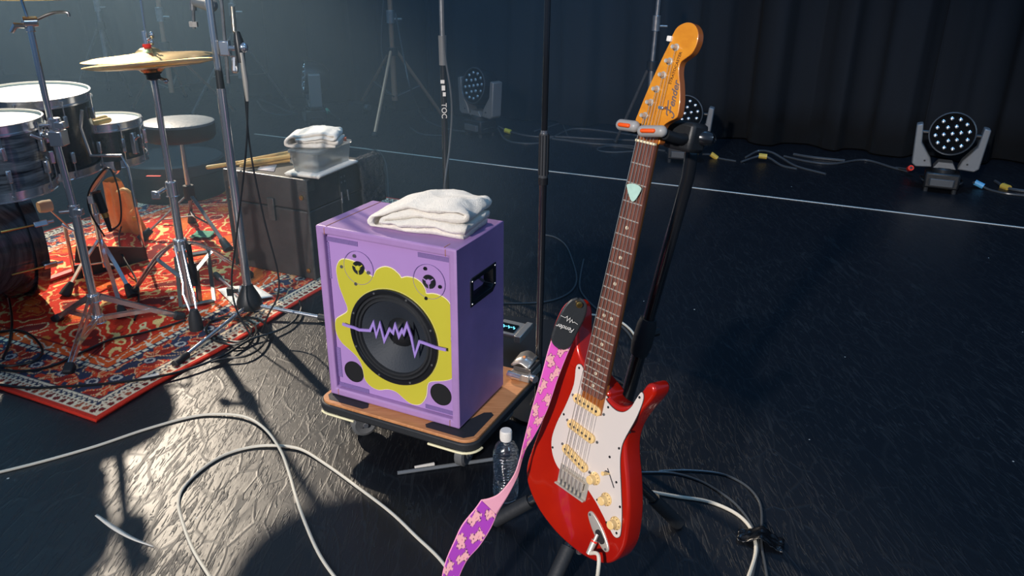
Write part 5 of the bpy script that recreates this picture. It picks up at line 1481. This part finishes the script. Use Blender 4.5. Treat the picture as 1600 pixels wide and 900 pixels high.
for x in (0, TW):
    mm = M(TF); s = 1 if x == 0 else -1
    mm.prism([(0, 0), (0, 0)], 0, 0) if False else mm.box((x + s * .022, -.002, TH_ - .024), (.05, .006, .05)); mm.box((x - s * .001, .022, TH_ - .024), (.006, .05, .05)); mm.build('metal_corner', TRIM, tr, bevel=.002, kind='stuff')
    mm = M(TF); mm.lathe((x + s * .03, -.002, TH_ - .075), (0, -1, 0), [(.011, 0), (.010, .004), (0, .007)], 12); mm.build('corner_rivet', BRASS, tr)
    mm = M(TF); mm.lathe((x + s * .03, -.002, .04), (0, -1, 0), [(.011, 0), (.010, .004), (0, .007)], 12); mm.build('corner_rivet', BRASS, tr)
mm = M(TF); mm.box((TW * .56, -.006, .30), (.035, .010, .10)); mm.build('latch', TRIM, tr, bevel=.002)
mm = M(TF); mm.box((TW + .004, TD * .55, TH_ - .06), (.008, .05, .12)); stp = mm.build('leather_strap', LEATH, tr, bevel=.002)
mm = M(TF); mm.box((TW + .004, TD * .56, .20), (.008, .045, .22)); mm.build('leather_strap', LEATH, tr, bevel=.002)
for s in (-1, 1):
    mm = M(); mm.tube([TF((TW + .011, TD * .55 + s * .022, TH_ - .10)), TF((TW + .013, TD * .55 + s * .024, TH_ - .15))], .004, 8); mm.build('buckle_bar', CHROME, stp)
for yy in (-.012, .012):
    for zz_ in (.035, .06):
        mm = M(TF); mm.lathe((TW + .008, TD * .55 + yy, TH_ - zz_), (1, 0, 0), [(.005, 0), (.004, .002), (0, .003)], 8); mm.build('strap_rivet', STEEL, stp)
# cloth under the box, box, towel on it
b0, b1, b2 = on(452, 268, TZ + .024), on(496, 273, TZ + .024), on(550, 250, TZ + .024)
BXY = math.degrees(math.atan2(b1.y - b0.y, b1.x - b0.x)); bw, bdp = (b1 - b0).length, min((b2 - b1).length, .36)
XF = yawfr(V(b0.x, b0.y, TZ + .024), BXY)
cm = M(Fr(XF.o, XF.x, XF.y, XF.z)); P = []; nu, nv = 26, 26
for i in range(nu):
    for j in range(nv):
        u, v = i / (nu - 1), j / (nv - 1); e = min(u, 1 - u, v, 1 - v)
        P.append((-.012 + (bw + .026) * u, -.014 + (bdp + .028) * v, -.010 + .0075 * min(1, e * 16) ** .5 + .002 * noise.noise(V(u * 9, v * 9, 1)) * min(1, e * 10)))
cm.grid(P, nu, nv); o = cm.build('flat_towel', TOWEL, solid=.012, sharp=180); tag(o, 'white towel laid flat under the clear plastic box on the trunk', 'towel')
FROST = mat('frosted_plastic', rgb(212, 218, 220), .28, trans=.82, ior=1.25)
FROST.node_tree.nodes['Principled BSDF'].inputs['Alpha'].default_value = .72
bx = thing('plastic_box', 'clear frosted plastic box with a lid on the trunk, white towel on top', 'box', XF.o)
hb = .085; ti = .012


def tub(mm, x0, y0, x1, y1, z0, z1, inset, th):
    o_ = [rrect(x0 + inset, y0 + inset, x1 - inset, y1 - inset, .02, 4), rrect(x0, y0, x1, y1, .02, 4)]
    i_ = [rrect(x0 + inset + th, y0 + inset + th, x1 - inset - th, y1 - inset - th, .018, 4), rrect(x0 + th, y0 + th, x1 - th, y1 - th, .018, 4)]
    n = len(o_[0]); vs = [(x, y, z0) for x, y in o_[0]] + [(x, y, z1) for x, y in o_[1]] + [(x, y, z1) for x, y in i_[1]] + [(x, y, z0 + th) for x, y in i_[0]]
    fs = [(r * n + k, r * n + (k + 1) % n, (r + 1) * n + (k + 1) % n, (r + 1) * n + k) for r in range(3) for k in range(n)] + [tuple(range(n - 1, -1, -1)), tuple(3 * n + k for k in range(n))]
    mm.add(vs, fs)


mm = M(XF); tub(mm, 0, 0, bw, bdp, .001, hb, .010, .002); mm.build('tub', FROST, bx)
mm = M(XF); mm.prism(rrect(-.005, -.005, bw + .005, bdp + .005, .022, 4), hb - .004, hb + .008); mm.build('lid', FROST, bx, bevel=.003)
mm = M(XF); mm.box((bw * .55, bdp * .35, .03), (.07, .10, .02)); tag(mm.build('note_pad', PAPER, bevel=.002), 'pale pad of paper lying inside the plastic box', 'paper')
mm = M(XF); mm.cyl((bw * .3, bdp * .2, .012), (bw * .85, bdp * .75, .016), .008, 12); tag(mm.build('wood_stick', WOODSTICK), 'short tan stick lying inside the plastic box', 'stick')
mm = M(XF); mm.tube([(bw * .80, bdp * .86, hb + .014), (bw * .93, bdp * .90, hb + .014)], .009, 12); tag(mm.build('orange_marker', mat('orange_plastic', rgb(232, 104, 60), .4)), 'orange marker end lying at the back of the plastic box lid', 'marker')
tw_o = XF((-.015, bdp * .05, hb + .009))
folded_towel(yawfr(tw_o, BXY + 22), .215, .16, .016, 5, 'white folded towel lying on the clear plastic box on the trunk', 'folded white towels', .75)
# drumsticks on the trunk
sticks = [((322, 262), (452, 243), 0, 'longest drumstick on the trunk, its tip over the left edge'), ((372, 254), (452, 239), .008, 'drumstick on the trunk, rear one of the bundle'), ((374, 260), (452, 250), .0, 'drumstick on the trunk, front one of the bundle'), ((370, 257), (452, 245), .016, 'drumstick on the trunk, topmost of the bundle')]
for (a, b, dz, lab) in sticks:
    A_, B_ = on(a[0], a[1], TZ + .012 + dz), on(b[0], b[1], TZ + .012 + dz); d_ = (B_ - A_).normalized()
    mm = M()
    if a[0] < 340:
        mm.tube([A_, A_ + d_ * .006, A_ + d_ * .05, A_.lerp(B_, .5), B_], [.005, .009, .0095, .0100, .0095], 12)
    else:
        mm.tube([A_, A_ + d_ * .012, A_ + d_ * .05, A_.lerp(B_, .5), B_], [.003, .005, .0105, .0108, .0100], 12)
    tag(mm.build('drumstick', WOODSTICK), lab, 'drumstick', 'drumsticks on the trunk')
pc = [on(402, 265, TZ + .0035), on(428, 268, TZ + .0035), on(433, 257, TZ + .0035), on(410, 255, TZ + .0035)]
mm = M(); mm.grid([pc[0], pc[3], pc[1], pc[2]], 2, 2); tag(mm.build('paper_card', mat('pink_paper', rgb(220, 200, 192), .7), solid=.001), 'small pale card on the trunk in front of the drumsticks', 'paper')
# dark fleece hanging over the trunk's back corner
P = []; nu, nv = 22, 16
for i in range(nu):
    for j in range(nv):
        u, v = i / (nu - 1), j / (nv - 1)
        x = TW - .02 + .05 * min(1, u * 2); z = TH_ + .012 - max(0, u - .35) * .34; y = TD * .78 + .18 * v
        P.append((x + .012 * noise.noise(V(u * 8, v * 8, 3)) + .006, y, z + .010 * noise.noise(V(u * 9, v * 9, 7))))
mm = M(TF); mm.grid(P, nu, nv); tag(mm.build('dark_cloth', mat('dark_fleece', rgb(34, 38, 44), .95, bump=(90, 1, .01)), solid=.012, sharp=180), 'dark fleece cloth hanging over the back right corner of the trunk', 'cloth')

# ================================================================== PEDALBOARD BEHIND THE DOLLY
q0 = on(836, 598, .02); PBF = yawfr(V(q0.x - .36, q0.y + .10, 0), -12)
pbd = thing('pedalboard', 'dark pedalboard on the floor behind the wooden dolly', 'pedalboard', PBF.o)
mm = M(PBF); mm.add([(0, 0, .012), (.50, 0, .012), (.50, .34, .012), (0, .34, .012), (0, 0, .03), (.50, 0, .03), (.50, .34, .085), (0, .34, .085)], [(3, 2, 1, 0), (4, 5, 6, 7), (0, 1, 5, 4), (1, 2, 6, 5), (2, 3, 7, 6), (3, 0, 4, 7)])
mm.build('board_frame', BLACKM, pbd, bevel=.004)
for x in (.03, .47):
    for y in (.03, .31):
        mm = M(PBF); mm.cyl((x, y, 0), (x, y, .013), .012, 10); mm.build('rubber_foot', RUBBER, pbd)
SILP = mat('silver_cast', rgb(190, 182, 172), .3, .7)
def pedal_fr(px, py, Y, yaw):
    return yawfr(at(px, py, Y), yaw)
tp = pedal_fr(770, 522, 2.42, -27)
td = thing('tuner_pedal', 'silver floor tuner with a glowing light blue display, behind the purple cabinet', 'pedal', tp.o)
mm = M(tp); mm.add([(0, 0, 0), (.088, 0, 0), (.088, .085, .004), (0, .085, .004), (0, 0, .014), (.088, 0, .014), (.088, .085, .024), (0, .085, .024)], [(3, 2, 1, 0), (4, 5, 6, 7), (0, 1, 5, 4), (1, 2, 6, 5), (2, 3, 7, 6), (3, 0, 4, 7)]); mm.build('pedal_case', SILP, td, bevel=.003)
sl = (.010) / .085
sfr = Fr(tp((.006, .012, .0145 + .012 * sl)), tp.x, (tp.y + tp.z * sl).normalized(), (tp.z - tp.y * sl).normalized())
mm = M(sfr); mm.box((.034, .024, .0015), (.066, .046, .003)); dsp = mm.build('display_window', mat('black_glass', rgb(10, 12, 16), .1), td)
GLOW = mat('cyan_glow', rgb(110, 220, 245), .4, emit=1.6)
for k in range(9):
    mm = M(sfr); mm.box((.008 + k * .0065, .026 + .004 * math.sin(k * 2.1), .0032), (.0042, .004 + .003 * (k % 3), .0006)); mm.build('display_segment', GLOW, dsp)
mm = M(tp); mm.add([(.088, -.012, -.006), (.112, -.012, -.006), (.112, .090, .010), (.088, .090, .010), (.088, -.012, .018), (.112, -.012, .018), (.112, .090, .030), (.088, .090, .030)], [(3, 2, 1, 0), (4, 5, 6, 7), (0, 1, 5, 4), (1, 2, 6, 5), (2, 3, 7, 6), (3, 0, 4, 7)]); mm.build('side_rail', SILP, td, bevel=.002)
sp2 = yawfr(on(796, 592, .1462), BYAW)
sd_ = thing('foot_switch', 'silver cast switch pedal with a curved treadle at the back end of the dolly', 'pedal', sp2.o)
mm = M(sp2); mm.box((.032, .045, .012), (.064, .09, .024)); mm.build('pedal_case', SILP, sd_, bevel=.003)
mm = M(sp2); mm.box((.034, .05, .032), (.058, .07, .014)); mm.build('middle_plate', mat('dark_silver', rgb(110, 105, 100), .35, .7), sd_, bevel=.002)
P = []
for i in range(10):
    u = i / 9; P += [(.0 + .056 * u, .012, .046 + .007 * math.sin(u * 5 - .8)), (.0 + .056 * u, .082, .054 + .007 * math.sin(u * 5 - .8))]
mm = M(sp2); mm.grid(P, 10, 2); trd = mm.build('treadle', SILP, sd_, solid=.006)
mm = M(sp2); mm.lathe((.03, .04, .062), (0, 0, 1), [(.005, 0), (.004, .003), (0, .004)], 10); mm.build('indicator', mat('amber_lens', rgb(220, 140, 80), .3), trd)
for yy in (.02,):
    mm = M(sp2); mm.tube([(.056, yy, .014), (.082, yy - .012, .014)], .012, 12); jk_ = mm.build('jack_plug', CHROME, sd_)
    mm = M(sp2); mm.tube([(.04, -.004, .016), (-.004, -.002, .018)], .011, 12); mm.build('jack_plug', CHROME, sd_)
mm = M(PBF); mm.tube(crom([(.50, .2, .09), (.56, .16, .06), (.60, .10, .02), (.66, .06, .006)], 6), .0045, 8); tag(mm.build('patch_cable', CABLEB), 'black patch cable leaving the pedalboard toward the plain black stand', 'cable')
yb = at(853, 529, 2.5); mm = M(); mm.box(yb, (.028, .01, .010)); tag(mm.build('yellow_connector', YEL, bevel=.002), 'small yellow cable connector between the plain black stand and the strap', 'connector')

# ================================================================== BOTTLE
bo = on(790, 776)
bb = thing('water_bottle', 'clear ribbed plastic water bottle with a white cap, between the dolly and the strap', 'bottle', bo)
prof = [(0, .004), (.022, .004), (.029, 0), (.0325, .006)]
z = .010
while z < .135:
    prof += [(.0332, z), (.0302, z + .004), (.0332, z + .008)]; z += .0088
prof += [(.0330, .142), (.031, .152), (.025, .164), (.017, .172), (.0135, .177), (.0135, .184)]
WATER = mat('clear_water_plastic', rgb(250, 252, 252), .12, trans=1, ior=1.33, bump=(60, .8, .006), spec=1, coat=1)
wmod = M(); wmod.lathe(bo, (0, 0, 1), prof + [(0, .184)], 40)
for v_ in wmod.v:
    a = math.atan2(v_.y - bo.y, v_.x - bo.x); h_ = v_.z
    if .01 < h_ < .14:
        k = 1 + .03 * math.sin(6 * a + h_ * 60) ; v_.x = bo.x + (v_.x - bo.x) * k; v_.y = bo.y + (v_.y - bo.y) * k
wmod.build('bottle_body', WATER, bb, sharp=60)
mm = M(); mm.lathe(bo, (0, 0, 1), [(.0146, .178), (.0150, .181), (.0150, .204), (.0138, .2065), (0, .2070)], 32); cap = mm.build('bottle_cap', WHITEP, bb)
cr_ = M()
for k in range(36):
    a = 2 * math.pi * k / 36; cr_.tube([bo + V(.0150 * math.cos(a), .0150 * math.sin(a), .182), bo + V(.0150 * math.cos(a), .0150 * math.sin(a), .2035)], .0006, 4)
cr_.build('cap_ridges', WHITEP, cap, kind='stuff')

# thin black rod on the floor
r0, r1 = on(621, 739, .006), on(800, 713, .006)
rd = thing('black_rod', 'thin black metal rod with a bright edge on the floor in front of the dolly', 'rod', V(r0.x, r0.y, 0))
mm = M(); mm.tube([r0, r1], .0055, 10); mm.build('rod_tube', mat('dark_gloss_tube', rgb(120, 124, 128), .25, .3), rd)
w0, w1 = on(648, 731.5, .004), on(679, 725.5, .004)
mm = M(); mm.bar(w0, w1, .006, .012, ref=(0, 0, 1)); tag(mm.build('white_label', WHITEP, bevel=.001), 'small white label strip on the floor behind the thin black rod', 'label')

# ================================================================== FLOOR CABLES


def cable(px, r, mt, label, z=None, name='floor_cable', n=9):
    P = crom([on(p[0], p[1], r + (p[2] if len(p) > 2 else 0)) for p in px], n)
    mm = M(); mm.tube(P, r, 8)
    return tag(mm.build(name, mt), label, 'cable')


cable([(-420, 800), (-200, 778), (-40, 745), (0, 737.5), (70, 720), (150, 697), (230, 670), (300, 651), (345, 647, .002), (385, 652, .004), (415, 671, .006), (438, 703, .012), (452, 740, .004), (462, 775), (478, 820), (500, 868), (530, 910), (560, 940)], .0042, CABLEW, 'white cable coming in from the left edge and curving down past the dolly')
cable([(360, 960), (330, 905), (300, 855), (282, 805), (279, 782), (288, 760), (315, 733), (350, 711), (390, 699), (430, 696, .002), (470, 702, .002), (510, 726), (560, 762), (610, 800), (650, 838), (690, 877), (720, 925)], .0042, CABLEW, 'white cable looping through the bright floor patch and under the strap')
cable([(980, 762), (1026, 770), (1060, 776), (1100, 782), (1130, 792), (1155, 806), (1172, 824), (1180, 845, .004), (1180, 868), (1170, 900), (1155, 940)], .0046, CABLEW, 'white cable curving out from behind the guitar body to the black tape at the right')
cable([(1000, 738), (1050, 739), (1095, 752), (1135, 776), (1158, 797), (1175, 822), (1185, 850), (1180, 880), (1172, 920)], .0035, CABG, 'black cable just behind the white one right of the guitar')
cable([(1030, 736), (1075, 735), (1125, 740), (1160, 755), (1182, 776), (1190, 800), (1190, 850), (1195, 880), (1202, 920)], .0035, CABG, 'outer black cable arching widest right of the guitar')
cable([(846, 366), (868, 371), (885, 385), (897, 415), (901, 437), (895, 452), (880, 463), (855, 471), (820, 474), (780, 474)], .004, CABG, 'black cable loop on the floor behind the plain black stand')
cable([(912, 405), (907, 430), (906, 450), (915, 466), (935, 485), (965, 505), (985, 525), (1000, 560)], .004, CABG, 'black cable running behind the guitar neck')
cable([(560, 229), (590, 236), (602, 252), (606, 280), (607, 305), (612, 330)], .004, CABG, 'black cable curving behind the trunk and the purple cabinet')
cable([(900, 489), (926, 492), (960, 498), (985, 515), (1000, 540)], .0045, CABLEW, 'white cable glimpsed behind the guitar neck and the stand')
g0 = on(872, 905, .005)
cable([(862, 905), (868, 880), (880, 860), (890, 852)], .004, CABLEB, 'thin black cable below the guitar body')
# gaffer tape wad
gp = on(1188, 848)
P = []; nu, nv = 30, 14
a_, b_ = on(1152, 838), on(1224, 856); dx = (b_ - a_); dn_ = V(-dx.y, dx.x, 0).normalized()
for i in range(nu):
    for j in range(nv):
        u, v = i / (nu - 1), j / (nv - 1)
        p = a_ + dx * u + dn_ * (.05 * (v - .5))
        P.append(p + V(0, 0, .005 + .022 * math.exp(-((u - .5) / .22) ** 2) + .010 * abs(noise.noise(V(u * 7, v * 4, 3)))))
mm = M(); mm.grid(P, nu, nv); tag(mm.build('gaffer_tape', GAFFER, solid=.001, sharp=60), 'crumpled black tape holding the cables to the floor, lower right', 'tape')
tag(M().grid([p for a, b in zip(crom([on(148, 806, .001), on(175, 827, .001), (on(205, 843, .001)), on(240, 855, .001)], 6), crom([on(152, 803, .001), on(180, 821, .001), on(207, 838, .001), on(240, 853, .001)], 6)) for p in (a, b)], 19, 2).build('floor_glint_strip', TAPEM, solid=.001), 'curved white strip standing in for a floor highlight, lower left', 'tape')  # painted glint: white strip imitating a highlight along a floor scratch

# cables and oddments on the rug
RZ = .012


def rcable(px, r, label, z=RZ, n=8):
    P = crom([on(p[0], p[1], z + r + (p[2] if len(p) > 2 else 0)) for p in px], n)
    return tag(M().tube(P, r, 7).build('rug_cable', CABLEB), label, 'cable')


rcable([(-20, 598), (40, 606), (100, 604), (170, 599), (240, 590), (300, 575), (350, 555), (392, 530), (425, 520), (455, 505), (470, 485), (468, 470)], .0045, 'black cable running along the front of the rug to the microphone stand')
rcable([(-20, 575), (30, 580), (80, 572), (140, 545), (175, 530), (215, 522), (260, 510), (290, 500)], .0045, 'black cable crossing the rug under the cymbal stand legs')
rcable([(-10, 520), (25, 516), (50, 525), (66, 545), (60, 560), (40, 568), (10, 572), (-20, 568)], .0045, 'black cable loop at the left edge of the rug')
rcable([(-5, 400), (6, 440), (18, 490), (16, 530), (5, 560)], .005, 'thick black cable hanging down past the bass drum at the left edge')
rcable([(330, 500), (360, 494), (395, 505), (398, 525), (370, 538), (335, 532), (322, 515), (335, 500), (370, 500), (392, 515), (380, 533), (345, 530), (328, 517)], .0042, 'coiled black cable on the rug beside the microphone stand base')
rcable([(382, 495), (405, 500), (420, 515), (410, 540), (385, 556), (352, 560), (330, 566)], .0042, 'black cable trailing off the coil along the rug edge')
rcable([(190, 352, .04), (186, 372, .02), (192, 400, .05), (214, 440), (216, 480), (210, 500)], .004, 'thin black cable lying on the rug under the snare')
pp = [on(340, 452, RZ + .002), on(366, 478, RZ + .006), on(398, 446, RZ + .016), on(428, 464, RZ + .004)]
P = [pp[0].lerp(pp[2], u).lerp(pp[1].lerp(pp[3], u), v) + V(0, 0, .006 * math.sin(3 * u)) for u in np.linspace(0, 1, 8) for v in np.linspace(0, 1, 8)]
tag(M().grid(P, 8, 8).build('paper_sheet', PAPER, solid=.0008, sharp=180), 'white paper sheet on the rug behind the black cone base', 'paper')
rr0, rr1, rr2 = on(66, 440, RZ + .008), on(120, 421, RZ + .008), on(158, 406, RZ + .008)
rs = thing('wooden_wedge', 'flat red and green stick lying on the rug in front of the bass drum pedal', 'stick', V(rr0.x, rr0.y, RZ))
mm = M(); mm.bar(rr0, rr1, .035, .012); mm.build('red_length', mat('red_wood', rgb(190, 40, 26), .5), rs, bevel=.002)
mm = M(); mm.bar(rr1, rr2, .030, .012); mm.build('green_length', mat('green_wood', rgb(70, 140, 110), .5), rs, bevel=.002)
tc_ = on(318, 367, RZ + .004); P = [tc_ + V((u - .5) * .10, (v - .5) * .10, .008 * noise.noise(V(u * 5, v * 5, 9)) + .004) for u in np.linspace(0, 1, 9) for v in np.linspace(0, 1, 9)]
tag(M().grid(P, 9, 9).build('teal_cloth', mat('teal_cloth', rgb(80, 150, 125), .8), solid=.003, sharp=180), 'small teal cloth scrap on the rug under the drum stool', 'cloth')
l0, l1 = on(222, 591, RZ + .003), on(248, 584, RZ + .003)
tag(M().bar(l0, l1, .014, .002, ref=(0, 0, 1)).build('white_label', WHITEP), 'white tape label on the rug border near its right edge', 'label')
wp = on(269, 465.5, RZ + .004); tag(M().ball(wp, .009, 10, .6).build('white_pebble', WHITEP), 'tiny white crumb on the bright middle of the rug', 'crumb')
